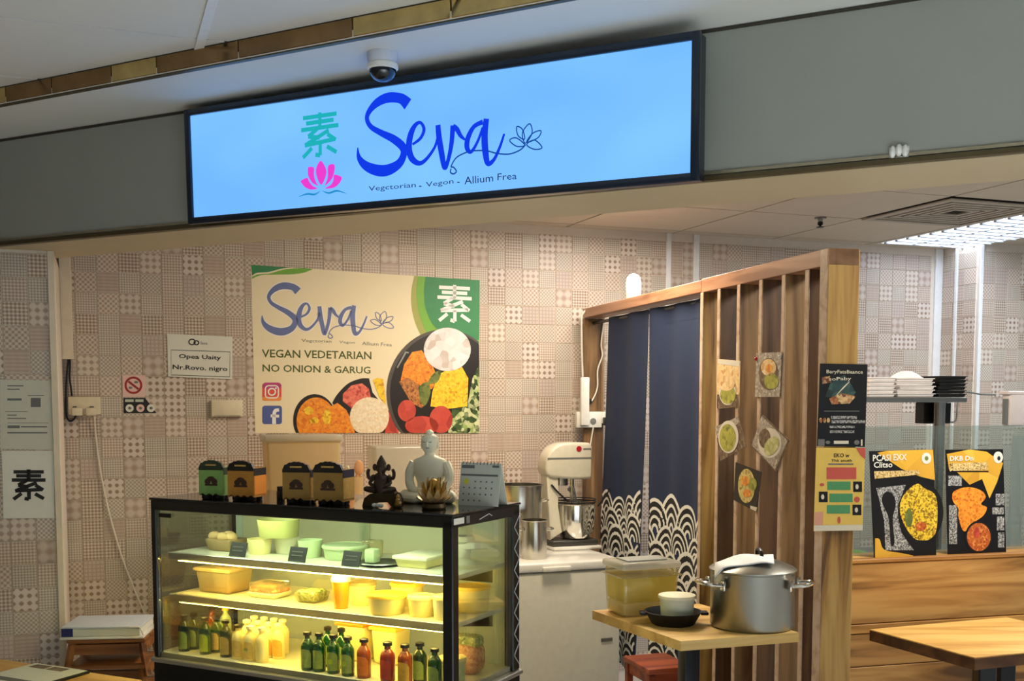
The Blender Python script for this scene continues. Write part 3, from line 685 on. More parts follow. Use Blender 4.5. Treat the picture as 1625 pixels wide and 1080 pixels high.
f3 = WB.at(*c4(1140, 890), off=.005); P = lambda x, y: f3.px(*c4(x, y)); x0, y1 = P(1063, 808); x1, y0 = P(1222, 892)
t = thing('blank_switch_box', 'plain cream switch box on the wall left of the banner', 'switch', M=f3.M())
MB().rbox(x0, x1, y0, y1, 0, .022, .004, 2).build('box', 'cream_plastic', t); MB().box(x0+.012, x1-.012, y0+.004, y0+.006, .021, .0232).build('seam', 'ink_grey', t, 0)
def wpts(fr, cp, pts, off): return [tuple(fr.W(*fr.px(*cp(x, y)), off)) for x, y in pts]
one(MB().tube(wpts(WB, c9, [(222,232),(205,400),(192,600),(190,800),(200,930),(240,985),(290,960),(318,905)], .016), .0045, 8, 5)
    .tube(wpts(WB, c9, [(240,232),(240,340),(235,450),(250,560),(265,680)], .016), .0045, 8, 5), 'black_cable', 'cable_black', 'black cable looping from the wall trunking to the socket', 'cable')
one(MB().tube([tuple(WB.W(*WB.px(150,660), .03))]+wpts(WB, ID, [(152,690),(160,750),(175,820),(196,890),(222,955),(236,985)], .015), .0042, 8, 6), 'white_cable', 'cable_white', 'white cable hanging from the socket down to the stools', 'cable')
# ================================================================ refrigerated display case
CF = Vector((-1.237, 3.753, 0)); CR = Vector((-.1736, 3.1985, 0)); CU = (CR-CF).normalized(); CDp = Vector((-CU.y, CU.x, 0))
CW = (CR-CF).length; CDEP = .43; CYAW = math.atan2(CU.y, CU.x); ZT = 1.263; ZG = .725
def cw(a, d, z): return CF+CU*a+CDp*d+Vector((0,0,z))
def ca(x, d):
    """distance along the case at depth d that shows at photo column x"""
    k = (x-CXP)/F; o = CF+CDp*d; r = Vector((k, 1, 0))   # solve o + a*CU parallel to r (small pitch ignored)
    return (o.x-k*o.y)/(k*CU.y-CU.x)
def inn(x, d, r): return min(ca(x, d), CW-.028-r)
mat('case_dark', (16,17,17), .3, coat=.2); mat('case_inner', (214,212,190), .4); mat('shelf_white', (226,224,200), .3); pane('case_glass', (250,252,246), .03)
mat('door_grey', (186,200,186), .3); mat('led', (255,236,170), .4, var=0, emit=62, ecol=(255,220,116)); mat('led_low', (255,236,170), .4, var=0, emit=36, ecol=(255,220,116)); mat('led_top', (235,255,235), .4, var=0, emit=38, ecol=(232,250,214))
mat('decal_white', (190,190,186), .6, var=0); mat('alu_light', (196,194,184), .3, .8)
t = thing('display_case', 'black framed glass display case lit inside, with three tiers of food', 'display case', CF, CYAW)
W_, D_ = CW, CDEP
MB().box(0, W_, 0, D_, .02, .70).box(.02, W_-.02, .02, D_, 0, .02).build('base', 'case_dark', t, 0)
MB().rbox(-.006, W_+.012, -.012, D_+.004, .696, .712, .003, 1).build('base_trim', 'alu_light', t)
for nm, b in (('post', (0,.024,0,.024)), ('post', (W_-.036,W_,0,.036)), ('post', (0,.024,D_-.03,D_)), ('post', (W_-.034,W_,D_-.045,D_))):
    MB().rbox(b[0], b[1], b[2], b[3], .712, ZT-.02, .003, 1).build(nm, 'case_dark', t)
for b in ((0,W_,0,.022),(0,W_,D_-.03,D_),(0,.022,.02,D_-.02),(W_-.022,W_,.02,D_-.02)): MB().rbox(b[0], b[1], b[2], b[3], ZT-.042, ZT-.006, .003, 1).build('top_rail', 'case_dark', t)
MB().rbox(-.004, W_+.004, -.004, D_+.004, ZT-.008, ZT, .003, 1).build('top_panel', 'black_gloss', t)
MB().box(.024, W_-.036, .006, .012, .712, ZT-.042).build('front_glass', 'case_glass', t, 0)
MB().box(.006, .012, .024, D_-.03, .712, ZT-.042).build('side_glass', 'case_glass', t, 0)
MB().box(W_-.012, W_-.006, .036, D_-.045, .712, ZT-.042).build('side_glass', 'case_glass', t, 0)
pane('door_glass', (226,232,208), .1, .08, .55)
for i in range(2):
    a0 = .024+i*(W_/2-.04); dd = MB().box(a0, a0+W_/2+.0, D_-.028+i*.010, D_-.022+i*.010, .712, ZT-.042).build('sliding_door', 'door_glass', t, 0)
    MB().box(a0, a0+.03, D_-.031+i*.010, D_-.020+i*.010, .712, ZT-.042).build('door_stile', 'door_grey', dd, 0)
MB().box(.012, W_-.012, .012, D_-.034, .712, .728).build('deck', 'shelf_white', t, 0)
for z in (1.07, .925):
    s_ = MB().box(.03, W_-.03, .055, D_-.05, z-.014, z).build('shelf', 'shelf_white', t, 0)
    MB().rbox(.03, W_-.03, .045, .057, z-.024, z+.002, .002, 1).build('shelf_lip', 'alu_light', s_)
    MB().rbox(.06, W_-.05, .060, .078, z-.030, z-.016, .004, 2).build('light_strip', 'led' if z > 1 else 'led_low', s_)
    for a in (.10, W_-.08): MB().prism([(.08, z-.014), (D_-.05, z-.014), (D_-.05, z-.07)], a, a+.006, Matrix(((0,0,1,0),(1,0,0,0),(0,1,0,0),(0,0,0,1)))).build('bracket', 'black', s_, 0)
MB().rbox(.05, W_-.06, .028, .050, ZT-.034, ZT-.020, .003, 1).build('light_strip', 'led_top', t)
# zigzag decals and small stickers on the frame
zz = MB(); y0, y1 = D_-.040, D_-.006
for i in range(14):
    za = .73+i*.035; ya, yb = (y0, y1) if i % 2 else (y1, y0)
    zz.tube([(W_+.0012, ya, za), (W_+.0012, yb, za+.035)], .0018, 4)
zz.build('zigzag_decal', 'decal_white', t)
MB().box(W_+.0005, W_+.0015, .006, .066, ZT-.032, ZT-.014).build('label_sticker', 'paper', t, 0)
MB().box(W_+.0005, W_+.0015, .080, .100, ZT-.034, ZT-.012).build('label_sticker', 'ink_grey', t, 0)
MB().box(.034, .090, .0044, .0055, ZT-.066, ZT-.052).build('label_sticker', 'black', t, 0)
MB().tube([(W_+.001, .16, ZT-.03), (W_+.001, .22, ZT-.018), (W_+.001, .24, ZT-.026)], .0016, 4).build('scratch_decal', 'decal_white', t)
# ---- food and drink inside. every item stands on a tier
food('f_salad', [(196,150,70),(150,120,50),(214,180,90),(110,110,40)], 120); food('f_carrot', [(236,150,50),(250,180,70),(210,120,40)], 90); food('f_nuts', [(214,160,120),(190,120,90),(236,190,150),(150,100,80)], 130)
food('f_green', [(96,120,60),(180,196,130),(60,84,44),(220,226,190)], 150); mat('f_white', (240,236,206), .5, sub=.2); mat('f_cream', (238,226,160), .45); mat('f_yellow', (250,206,70), .4); mat('f_orange', (250,140,20), .25, var=.04)
mat('f_mint', (190,208,160), .4); mat('f_olive', (196,196,120), .4); mat('f_bread', (196,164,112), .8, var=.15, sc=40, bump=.3); mat('slate', (46,48,50), .8); mat('f_brownbag', (150,126,86), .8, var=.12)
pane('tub_clear', (250,246,224), .1, .1, .10); pane('tub_milky', (248,238,196), .1, .2, .35)
def pot_round(name, label, catg, P, r, h, m, lidm=None, taper=.86, group=None, fill=None, fz=.85):
    t = thing(name, label, catg, P, random.uniform(0, 6), group)
    MB().lathe([(r*taper*.96,.0),(r*taper,.003),(r*.985,h-.004),(r,h),(r*.95,h),(r*taper*.93,.006),(1e-5,.006)], 28).build('body', m, t)
    if lidm: MB().lathe([(r*1.05,h-.004),(r*1.06,h+.001),(r*1.03,h+.006),(r*.9,h+.007),(r*.86,h+.004),(1e-5,h+.004)], 28).build('lid', lidm, t)
    if fill: MB().lathe([(r*.93*(taper+(1-taper)*fz),h*fz-.002),(r*.5,h*fz+.004),(1e-5,h*fz+.006)], 24).build('contents', fill, t)
    return t
def pot_box(name, label, catg, P, rz, lx, ly, h, m, lidm=None, fill=None, fh=.5, taper=.88, group=None):
    t = thing(name, label, catg, P, rz, group)
    MB().rbox(-lx/2, lx/2, -ly/2, ly/2, 0, h, min(lx,ly,h)*.14, 3, taper=taper).build('body', m, t)
    if lidm: MB().rbox(-lx/2-.004, lx/2+.004, -ly/2-.004, ly/2+.004, h-.006, h+.006, .003, 2).build('lid', lidm, t)
    if fill: MB().rbox(-lx*.45, lx*.45, -ly*.45, ly*.45, .004, h*fh, .006, 2, taper=taper).build('contents', fill, t)
    return t
Z1, Z2, Z0 = 1.0705, .9255, .7285
def at1(x, d, z=Z1, r=.05): return cw(inn(x, d, r), d, z)
ORD = ['leftmost', 'second from the left', 'third from the left', 'fourth from the left', 'rightmost']
# upper tier
t = thing('bread_basket', 'paper basket of small buns on the top tier of the case', 'basket', at1(356, .19), CYAW)
MB().rbox(-.06,.06,-.05,.05,0,.042,.008,2,taper=.8).build('basket', 'f_brownbag', t)
for i, (x, y) in enumerate([(-.035,-.02),(.0,.015),(.035,-.015),(.012,-.03)]): MB().ball((x,y,.048),(.024,.022,.018),12,8).build('bun', 'f_bread', t)
pot_round('round_tub', 'cream round tub left under the big olive bowl in the case', 'tub', at1(409, .17), .042, .052, 'f_cream')
t1 = pot_round('round_tub', 'pale tub half hidden behind the middle price card', 'tub', at1(452, .23), .042, .052, 'f_white', 'f_white')
pot_round('round_tub', 'pale green open tub right of the middle price card', 'tub', at1(490, .19), .042, .058, 'f_mint')
pot_round('large_bowl', 'large olive bowl stacked on two tubs at the top of the case', 'bowl', at1(440, .20, Z1+.0595), .073, .060, 'f_olive', None, .9)
pot_round('wide_tub', 'wide mint green tub with domed lid behind the right price card', 'tub', at1(546, .22), .074, .040, 'f_mint', 'f_mint', .92)
for x, lb in ((373, 'leftmost of the three black price cards in the case'), (468, 'middle of the three black price cards in the case'), (554, 'rightmost of the three black price cards in the case')):
    t = thing('price_card', lb, 'price card', at1(x, .078), CYAW, 'price cards')
    MB().add([(-.034,-.004,0),(.034,-.004,0),(.034,.012,.046),(-.034,.012,.046),(-.034,0,0),(.034,0,0),(.034,.016,.046),(-.034,.016,.046)], [(0,1,2,3),(5,4,7,6),(0,3,7,4),(1,5,6,2),(3,2,6,7),(0,4,5,1)]).build('card', 'slate', t, 0)
    wl_ = MB()
    for i in range(2): 
        z = .018+i*.012; y = -.0048+z*16/46*1; wl_.box(-.022, .022, y-.0006, y, z, z+.004)
    wl_.build('writing', 'ink_grey', t, 0)
t = thing('serving_plate', 'dark plate with a green cube of jelly on the top tier', 'plate', at1(602, .15), CYAW)
MB().lathe([(.05,0),(.074,.008),(.072,.011),(.05,.004),(1e-5,.004)], 28).build('plate', 'steel_dull', t)
MB().rbox(-.05,-.012,-.02,.02,.005,.05,.006,2).build('cube', 'f_mint', t); 
one(MB().rbox(-.028,.028,-.026,.026,0,.058,.005,2,taper=.9), 'glass_cup', 'tub_clear', 'small clear square cup beside the plate of jelly', 'cup', at1(590, .27), CYAW)
pot_box('flat_box', 'flat white lidded box at the right end of the top tier', 'box', at1(672, .21, Z1, .13), CYAW, .12, .17, .032, 'f_cream', 'f_white')
t = thing('upright_dish', 'white curved dish standing at the right glass of the top tier', 'dish', at1(745, .22, Z1, .06), CYAW)
MB().lathe([(.040,0),(.040,.012),(.022,.03),(.02,.075),(.034,.085),(.034,.10),(1e-5,.10)], 20).build('stand', 'f_white', t); MB().rbox(-.01,.05,-.02,.02,.06,.085,.006,2).build('rim', 'f_white', t)
# middle tier
pot_box('salad_box', 'large milky box of salad at the left of the middle tier', 'box', at1(352, .18, Z2), CYAW, .155, .13, .082, 'tub_milky', 'tub_milky', 'f_salad', .42)
t = thing('snack_pack', 'clear wrapped tray of nuts on the middle tier', 'snack', at1(424, .17, Z2), CYAW)
MB().rbox(-.062,.062,-.05,.05,0,.018,.006,2,taper=.85).build('tray', 'f_white', t); MB().rbox(-.058,.058,-.046,.046,.014,.04,.014,3).build('contents', 'f_nuts', t); MB().rbox(-.06,.06,-.05,.05,.03,.052,.02,3).build('wrap', 'tub_clear', t)
t = thing('snack_pack', 'open clear box of green leafy snacks on the middle tier', 'snack', at1(492, .16, Z2), CYAW)
MB().rbox(-.045,.045,-.045,.045,0,.034,.006,2,taper=.82).build('tray', 'tub_clear', t); MB().rbox(-.041,.041,-.041,.041,.003,.042,.012,3,taper=.84).build('contents', 'f_green', t); MB().add([(-.045,.045,.034),(.045,.045,.034),(.05,.09,.06),(-.05,.09,.06)], [(0,1,2,3)]).build('flap', 'tub_clear', t, 0)
t = thing('juice_cup', 'tall cup of orange juice with white lid on the middle tier', 'cup', at1(538, .11, Z2))
MB().lathe([(.022,0),(.029,.088),(.029,.09)], 24).build('cup', 'f_orange', t); MB().lathe([(.031,.088),(.031,.096),(.028,.104),(1e-5,.105)], 24).build('lid', 'f_white', t)
pot_round('round_tub', 'yellow round tub right behind the orange juice cup', 'tub', at1(572, .20, Z2), .046, .070, 'f_cream', 'tub_milky')
pot_round('wide_tub', 'wide round tub with orange yellow lid in the middle tier', 'tub', at1(612, .115, Z2), .062, .056, 'f_cream', 'f_yellow', .84)
pot_round('round_tub', 'yellow tub behind the wide orange lidded tub', 'tub', at1(645, .27, Z2), .055, .068, 'f_cream', 'f_yellow')
pot_round('round_tub', 'pale yellow tub in the middle tier near the front post', 'tub', at1(668, .13, Z2), .044, .058, 'f_cream', 'f_cream', .9)
pot_round('round_tub', 'white tub in the middle tier right against the black post', 'tub', at1(706, .12, Z2), .040, .066, 'f_white', 'f_cream', .9)
pot_round('large_tub', 'large yellow lidded tub seen through the right side glass', 'tub', at1(756, .27, Z2, .06), .056, .075, 'f_cream', 'f_yellow', .92)
# bottom tier: bottles
mat('g_green', (18,78,28), .12, coat=.3, trans=.2); mat('g_dark', (26,48,22), .12, coat=.3); mat('g_amber', (150,66,22), .12, coat=.3, trans=.15); mat('g_red', (140,40,30), .12, coat=.3); mat('b_milk', (248,232,166), .35, sub=.2); mat('cap_black', (16,15,15), .4)
mat('l_green', (150,168,84), .6, var=.2, sc=120); mat('l_lime', (186,206,60), .6, var=.15, sc=120); mat('l_orange', (206,112,40), .6, var=.2, sc=120); mat('l_red', (176,52,44), .6, var=.2, sc=120); mat('l_tan', (222,190,110), .6, var=.25, sc=120); mat('l_gold', (214,168,66), .6, var=.2, sc=120)
def bottle(P, gm, lm, capm, label, group, h=.125, r=.0204, emblem=None):
    t = thing('drink_bottle', label, 'bottle', P, CYAW+random.uniform(-.12, .12), group)
    MB().lathe([(r*.92,0),(r,.004),(r,h*.60),(r*.94,h*.68),(r*.62,h*.77),(r*.42,h*.81),(r*.40,h*.90),(r*.5,h*.91),(r*.5,h*.93)], 20).build('glass_body', gm, t)
    MB().lathe([(r*.54,h*.89),(r*.64,h*.90),(r*.62,h*.98),(r*.3,h),(1e-5,h)], 14).build('cap', capm, t)
    if lm:
        n = 10; vs=[]; fs=[]
        for i in range(n+1):
            a = -math.pi/2-1.15+2.3*i/n; ex = .5+.5*math.cos((i/n-.5)*math.pi)**.5 if 0 < i < n else .35
            for z in (h*.08, h*(.36+.20*ex)): vs.append((r*1.012*math.cos(a), r*1.012*math.sin(a), z))
        fs = [(2*i, 2*i+2, 2*i+3, 2*i+1) for i in range(n)]
        l = MB().add(vs, fs).build('label', lm, t)
        if emblem: MB().lathe([(.008,0),(.008,.0006),(1e-5,.0006)], 12, Matrix.Translation((0,-r*1.012,h*.32))@Matrix.Rotation(math.pi/2, 4, 'X')).build('emblem', emblem, l)
    return t
g1 = 'green bottles at the left of the bottom tier'
for i, (x, gm, lm) in enumerate([(285,'g_dark','l_green'),(301,'g_dark','l_green'),(319,'g_green','l_lime'),(337,'g_green','l_tan'),(352,'g_dark','l_tan')]):
    bottle(at1(x, [.06,.10,.06,.10,.06][i], Z0), gm, lm, 'cap_black', ORD[i]+' of the five dark green bottles at the bottom tier left', g1, .128)
bottle(at1(330, .19, Z0), 'g_amber', 'l_orange', 'cap_black', 'amber bottle behind the left green bottles', None, .135); bottle(at1(352, .2, Z0), 'f_mint', 'l_lime', 'f_yellow', 'lime green bottle behind the left green bottles', None, .138)
g2 = 'milky white bottles on the bottom tier'
for i, x in enumerate((372, 391, 410)): bottle(at1(x, .058, Z0), 'b_milk', 'l_tan' if i < 2 else 'b_milk', 'cap_black' if i == 0 else 'f_white', ['leftmost','middle','rightmost'][i]+' milky white bottle in the front row, bottom tier', 'white bottles in the front row', .118, .0215, 'f_green' if i == 1 else None)
for i, x in enumerate((386, 404, 421, 437)): bottle(at1(x, .125, Z0), 'b_milk', 'l_gold', 'f_white', (ORD[:3]+['rightmost'])[i]+' milky white bottle in the second row, bottom tier', 'white bottles in the second row', .12, .0215)
for i, x in enumerate((398, 414, 430, 444)): bottle(at1(x, .19, Z0), 'b_milk', None, 'f_white', (ORD[:3]+['rightmost'])[i]+' milky white bottle in the back row, bottom tier', 'white bottles in the back row', .12, .0215)
g3 = 'green bottles in the middle of the bottom tier'
for i, (x, d) in enumerate([(483,.045),(502,.05),(525,.05),(548,.045)]): bottle(at1(x, d, Z0), 'g_green', 'l_green', 'cap_black', (ORD[:3]+['rightmost'])[i]+' of the four bright green front bottles on the bottom tier', g3, .126, .0212, 'l_lime' if i > 1 else None)
for i, x in enumerate((516, 538)): bottle(at1(x, .115, Z0), 'g_green', 'l_green', 'cap_black', ('left','right')[i]+' of two green bottles just behind the middle front row', 'green bottles behind the front row', .132, .0205)
bottle(at1(574,.05,Z0), 'g_amber', 'l_orange', 'cap_black', 'amber bottle with orange label right of the green bottles', None, .124, .0225)
bottle(at1(612,.045,Z0), 'g_red', 'l_red', 'cap_black', 'dark red bottle with red label on the bottom tier', None, .124, .0235)
bottle(at1(640,.045,Z0), 'g_amber', 'l_gold', 'cap_black', 'amber bottle with gold label right of the red bottle', None, .124, .0225)
bottle(at1(664,.085,Z0), 'g_dark', 'l_green', 'cap_black', 'brown green bottle with green label, second from the front post', None, .124, .0225)
bottle(at1(688,.04,Z0), 'g_green', 'l_green', 'cap_black', 'green bottle nearest the black front post of the case', None, .124, .0215)
pot_box('food_box', 'orange topped box behind the bottles on the bottom tier', 'box', at1(565, .24, Z0), CYAW, .11, .10, .125, 'f_cream', 'f_orange')
pot_box('food_box', 'yellow box behind the red bottle on the bottom tier', 'box', at1(618, .25, Z0), CYAW, .10, .10, .12, 'f_cream', 'f_yellow')
pot_round('round_tub', 'pale green tub low behind the right side glass', 'tub', at1(748, .12, Z0, .045), .042, .075, 'f_mint', 'f_cream', .9)
t = thing('snack_bag', 'orange and green bag of snacks low behind the right side glass', 'bag', at1(772, .25, Z0, .065), CYAW)
MB().rbox(-.05,.05,-.045,.045,0,.10,.03,3).build('bag', 'f_nuts', t); MB().rbox(-.045,.045,-.03,.03,.085,.125,.015,2,taper=1.1).build('top', 'f_green', t)
# ================================================================ on top of the display case
def ct(x, d): return cw(ca(x, d), d, ZT+.0005)
mat('k_green', (124,164,84), .6, var=.12, sc=60); mat('k_brown', (178,122,42), .6, var=.1, sc=60); mat('k_olive', (152,116,50), .6, var=.1, sc=60); mat('k_black', (24,18,14), .5, var=.2, sc=60); mat('k_orange', (226,138,36), .6); mat('k_navy', (26,26,52), .5); mat('k_tan', (190,150,70), .6, var=.2, sc=90); mat('k_print', (62,40,18), .7, var=.2, sc=90); mat('k_dkgreen', (38,52,30), .6)
def fourpack(label, x, d, wd, dp, h, body, top, side, band, rz=0):
    """cardboard drinks carrier: scalloped handle, printed front, window side with bottle bases below"""
    t = thing('drinks_carrier', label, 'drinks carrier', ct(x, d), CYAW+rz, 'drinks carriers on the display case')
    hw = wd/2; R = Matrix.Rotation(math.pi/2, 4, 'X')
    out = [(-hw,.012)]+[(-hw+.012*i, .012+(.008 if i % 2 else 0)) for i in range(1, int(wd/.012))]+[(hw,.012),(hw,h*.80),(-hw,h*.80)]
    MB().prism(out, -dp/2, dp/2, R).build('carton', body, t, 0)
    hd = [(-hw,h*.74)]+[(-hw+wd*i/12, h*(.80+.18*math.sin(math.pi*i/12)**.45)+(.0025 if i % 2 else 0)) for i in range(13)]+[(hw,h*.74)]
    MB().prism(hd, dp/2-.012, dp/2+.0012, R).build('handle_top', top, t, 0)
    MB().box(-hw*.42, hw*.42, -dp/2-.0022, -dp/2-.001, h*.85, h*.89).build('handle_slot', 'k_tan', t, 0)
    pm = MB(); 
    for cx, cz, rx, rz_ in ((-.012,.45,.011,.010),(.012,.45,.011,.010),(0,.52,.014,.008)): pm.prism(ell(cx, h*cz, rx, rz_, 14), dp/2+.0006, dp/2+.0014, R)
    pm.box(-hw*.5, hw*.5, -dp/2-.0014, -dp/2-.0004, h*.34, h*.39)
    pm.build('printed_emblem', 'k_print', t, 0)
    MB().box(hw, hw+.0012, -dp/2+.004, dp/2-.004, .02, h*.62).build('side_panel', side, t, 0)
    MB().box(hw, hw+.0014, -dp/2+.002, dp/2-.002, h*.62, h*.80).build('side_band', band, t, 0)
    for i in (-1, 1):
        for j in (-1, 1): MB().lathe([(.016,0),(.018,.003),(.018,.014),(1e-5,.014)], 14, None, (i*hw*.5, j*dp*.24, 0)).build('bottle_base', 'k_black', t)
    return t
fourpack('green card drinks carrier at the left end of the display case top', 340, .075, .088, .06, .132, 'k_green', 'k_dkgreen', 'k_green', 'k_dkgreen', .30)
fourpack('brown drinks carrier with bright orange side beside the green one', 391, .085, .096, .085, .134, 'k_brown', 'k_black', 'k_orange', 'k_black', .20)
fourpack('left of the two olive drinks carriers with black tops', 477, .085, .094, .08, .136, 'k_olive', 'k_black', 'k_tan', 'k_navy', .26)
fourpack('right of the two olive drinks carriers, with navy side', 529, .09, .102, .085, .140, 'k_olive', 'k_black', 'k_tan', 'k_navy', .18)
t = thing('small_jar', 'small black jar between the drinks carriers', 'jar', ct(444, .14))
MB().lathe([(.013,0),(.014,.003),(.014,.026),(.010,.032)], 16).build('body', 'black', t); MB().lathe([(.012,.031),(.012,.044),(1e-5,.045)], 16).build('lid', 'black_matte', t)
mat('bronze', (70,56,26), .45, .55, var=.25, sc=60); mat('bronze_dark', (66,50,36), .45, .45, var=.25, sc=60); mat('gold_leaf', (172,136,60), .5, .7, var=.2, sc=60); mat('gold_pale', (214,188,136), .45, .3, var=.2, sc=60); mat('stone_white', (240,235,206), .55, var=.04, sc=20, sub=.1)
# seated deity figurine reclining on a bronze couch
t = thing('deity_figurine', 'small dark bronze four armed deity figurine on a couch', 'figurine', ct(605, .12), CYAW+.3); t.scale = (1.12,)*3
MB().prism([(-.052,.0),(-.046,.022),(-.03,.034),(.0,.040),(.034,.048),(.044,.036),(.044,.0),(.032,.0),(.022,.012),(-.01,.010),(-.024,0)], -.018, .018, Matrix.Rotation(math.pi/2, 4, 'X')).build('couch', 'bronze', t)
b = MB().lathe([(.026,.038,.02),(.030,.048,.022),(.024,.064,.018),(.020,.076,.015),(.024,.086,.015),(.010,.094,.010),(.016,.100,.014),(.018,.108,.015),(.013,.116,.012),(.014,.120,.012),(.008,.132,.008),(.002,.142,.002)], 18)
for s_ in (-1, 1):
    b.tube([(s_*.020,0,.084),(s_*.034,-.004,.078),(s_*.038,-.006,.092),(s_*.034,-.006,.104)], [.006,.0055,.005,.004], 8, 4)
    b.tube([(s_*.018,0,.080),(s_*.030,-.014,.066),(s_*.016,-.024,.058)], .005, 8, 4); b.ball((s_*.020,.002,.108),(.007,.003,.010),10,6)
    b.tube([(s_*.014,-.004,.046),(s_*.040,-.016,.048),(s_*.010,-.026,.044)], .008, 8, 4)
b.tube([(0,-.014,.106),(.002,-.022,.094),(.008,-.022,.080),(.012,-.020,.076)], [.006,.005,.004,.003], 8, 4)
b.build('deity', 'bronze_dark', t)
t = thing('brass_idol', 'tiny brass idol under an arched back beside the figurine', 'figurine', ct(630, .09), CYAW)
MB().rbox(-.013,.013,-.010,.010,0,.007,.002,2).build('base', 'bronze', t)
MB().lathe([(.010,.007,.007),(.012,.012,.008),(.007,.020,.006),(.008,.025,.006),(.004,.029,.004),(.006,.033,.005),(.004,.038,.004),(.001,.043,.001)], 14).build('idol', 'gold_leaf', t)
MB().tube([(-.014,.006,.006),(-.015,.006,.024),(-.008,.006,.040),(0,.006,.045),(.008,.006,.040),(.015,.006,.024),(.014,.006,.006)], .0028, 8, 4).build('arch', 'bronze_dark', t)
t = thing('tissue_scrap', 'crumpled bit of white tissue below the dark figurine', 'tissue', ct(598, .055), CYAW)
mb = MB(); rnd = random.Random(5)
for x in (-.012, 0, .012): mb.ball((x, rnd.uniform(-.003,.003), .006+rnd.uniform(0,.002)), (.009,.007,.007), 9, 6)
mb.build('tissue', 'paper', t)
# buddha bust
t = thing('stone_statue', 'pale stone statue of a seated meditating figure on the case', 'statue', ct(682, .30), CYAW*.5)
b = MB().lathe([(.062,.0,.04),(.074,.006,.05),(.076,.018,.050),(.060,.032,.042),(.044,.044,.032),(.042,.060,.030),(.050,.085,.031),(.058,.112,.032),(.060,.128,.030),(.052,.140,.026),(.030,.148,.022),(.0175,.154,.018),(.0165,.162,.018),(.021,.168,.023),(.0255,.180,.027),(.0275,.195,.028),(.0265,.207,.027),(.022,.217,.022),(.013,.222,.013),(.0125,.229,.0125),(.006,.235,.006),(1e-5,.236,1e-5)], 28)
for s_ in (-1, 1):
    b.tube([(s_*.052,0,.128),(s_*.066,-.004,.098),(s_*.066,-.012,.066),(s_*.046,-.036,.044),(s_*.012,-.046,.038)], [.017,.017,.015,.012,.010], 10, 4)
    b.tube([(s_*.030,-.004,.022),(s_*.076,-.026,.020),(s_*.050,-.052,.018),(s_*.0,-.058,.016)], [.022,.022,.018,.012], 10, 4); b.ball((s_*.028,.002,.186),(.004,.006,.015),8,6)
b.ball((0,-.029,.188),(.004,.006,.009),8,6); b.build('figure', 'stone_white', t)
e = MB()
for s_ in (-1, 1): e.ball((s_*.010,-.0262,.196),(.006,.002,.0018),10,6)
e.ball((0,-.0262,.177),(.007,.0025,.002),10,6); e.build('face_features', 'paint_grey', t)
cu_ = MB(); 
for i in range(26):
    a = i*2.4; z = .206+.012*(i%4)/4; cu_.ball((.0255*math.cos(a)*(1-(z-.206)*16), .0265*math.sin(a)*(1-(z-.206)*16)+.001, z), .0042, 7, 5)
h = cu_.build('hair_curls', 'stone_white', t); h['kind'] = 'stuff'
# gilded lotus holder
t = thing('lotus_ornament', 'gilded lotus flower ornament in front of the pale stone statue', 'ornament', ct(688, .12), CYAW)
MB().lathe([(.036,0),(.038,.005),(.034,.016),(.022,.022),(1e-5,.022)], 20).build('base', 'bronze', t)
def petal(r0, z0, r1, z1, wd, a, mt, par):
    vs=[]; fs=[]
    for i in range(5):
        s_ = i/4; r = r0+(r1-r0)*(s_**.8); z = z0+(z1-z0)*s_**1.4; w2 = wd*math.sin(math.pi*(.12+.88*s_))*.5 if s_ < 1 else .0004
        for k in (-1, 0, 1):
            rr_ = r-(.003 if k == 0 else 0); vs.append((rr_*math.cos(a)-k*w2*math.sin(a), rr_*math.sin(a)+k*w2*math.cos(a), z))
    for i in range(4):
        for k in range(2): fs.append((i*3+k, i*3+k+1, i*3+4+k, i*3+3+k))
    return MB().add(vs, fs).build('petal', mt, par)
for ring, (nn, r1, z1, wd) in enumerate(((12,.062,.040,.026),(12,.054,.062,.025),(10,.040,.082,.022),(7,.022,.096,.018))):
    for i in range(nn): petal(.02, .018, r1, z1, wd, 2*math.pi*(i+.5*ring)/nn, ('gold_pale','gold_pale','gold_leaf','gold_leaf')[ring], t)
MB().ball((0,0,.074),(.018,.018,.018),14,10).build('flower_heart', 'gold_leaf', t)
# desk calendar
fr = Fr(ct(758, .255), CU, (CDp*.16+Vector((0,0,1))))
t = thing('desk_calendar', 'white desk calendar standing at the right of the display case top', 'calendar', M=fr.M())
mat('cal_paper', (206,210,196), .7, var=.02); mat('cal_yellow', (214,220,80), .6, var=0)
hw, hh = .072, .136
MB().box(-hw, hw, 0, hh, -.002, 0).build('front_leaf', 'cal_paper', t, 0)
MB().add([(-hw,hh,-.002),(hw,hh,-.002),(hw,.012,-.062),(-hw,.012,-.062),(-hw,hh,-.004),(hw,hh,-.004),(hw,.012,-.064),(-hw,.012,-.064)], [(0,1,2,3),(7,6,5,4),(0,3,7,4),(1,5,6,2),(2,6,7,3),(0,4,5,1)]).build('back_leaf', 'paper', t, 0)
MB().add([(-hw,0,-.002),(hw,0,-.002),(hw,.012,-.062),(-hw,.012,-.062)], [(0,1,2,3)]).build('foot_leaf', 'black_matte', t, 0)
g = MB()
for i in range(11): g.tube([(-hw+.008+i*.0125,hh-.006,.001),(-hw+.008+i*.0125,hh+.003,.0),(-hw+.008+i*.0125,hh+.002,-.005)], .001, 5)
gg = g.build('ring_binding', 'black', t); gg['kind'] = 'stuff'
MB().box(-hw+.004,-hw+.05,hh-.018,hh-.008,0,.0006).box(hw-.03,hw-.006,hh-.014,hh-.007,0,.0006).build('header_print', 'ink_grey', t, 0); MB().box(-hw+.004, hw-.008, hh-.042, hh-.036, 0, .0006).build('weekday_row', 'ink_grey', t, 0)
dt = MB()
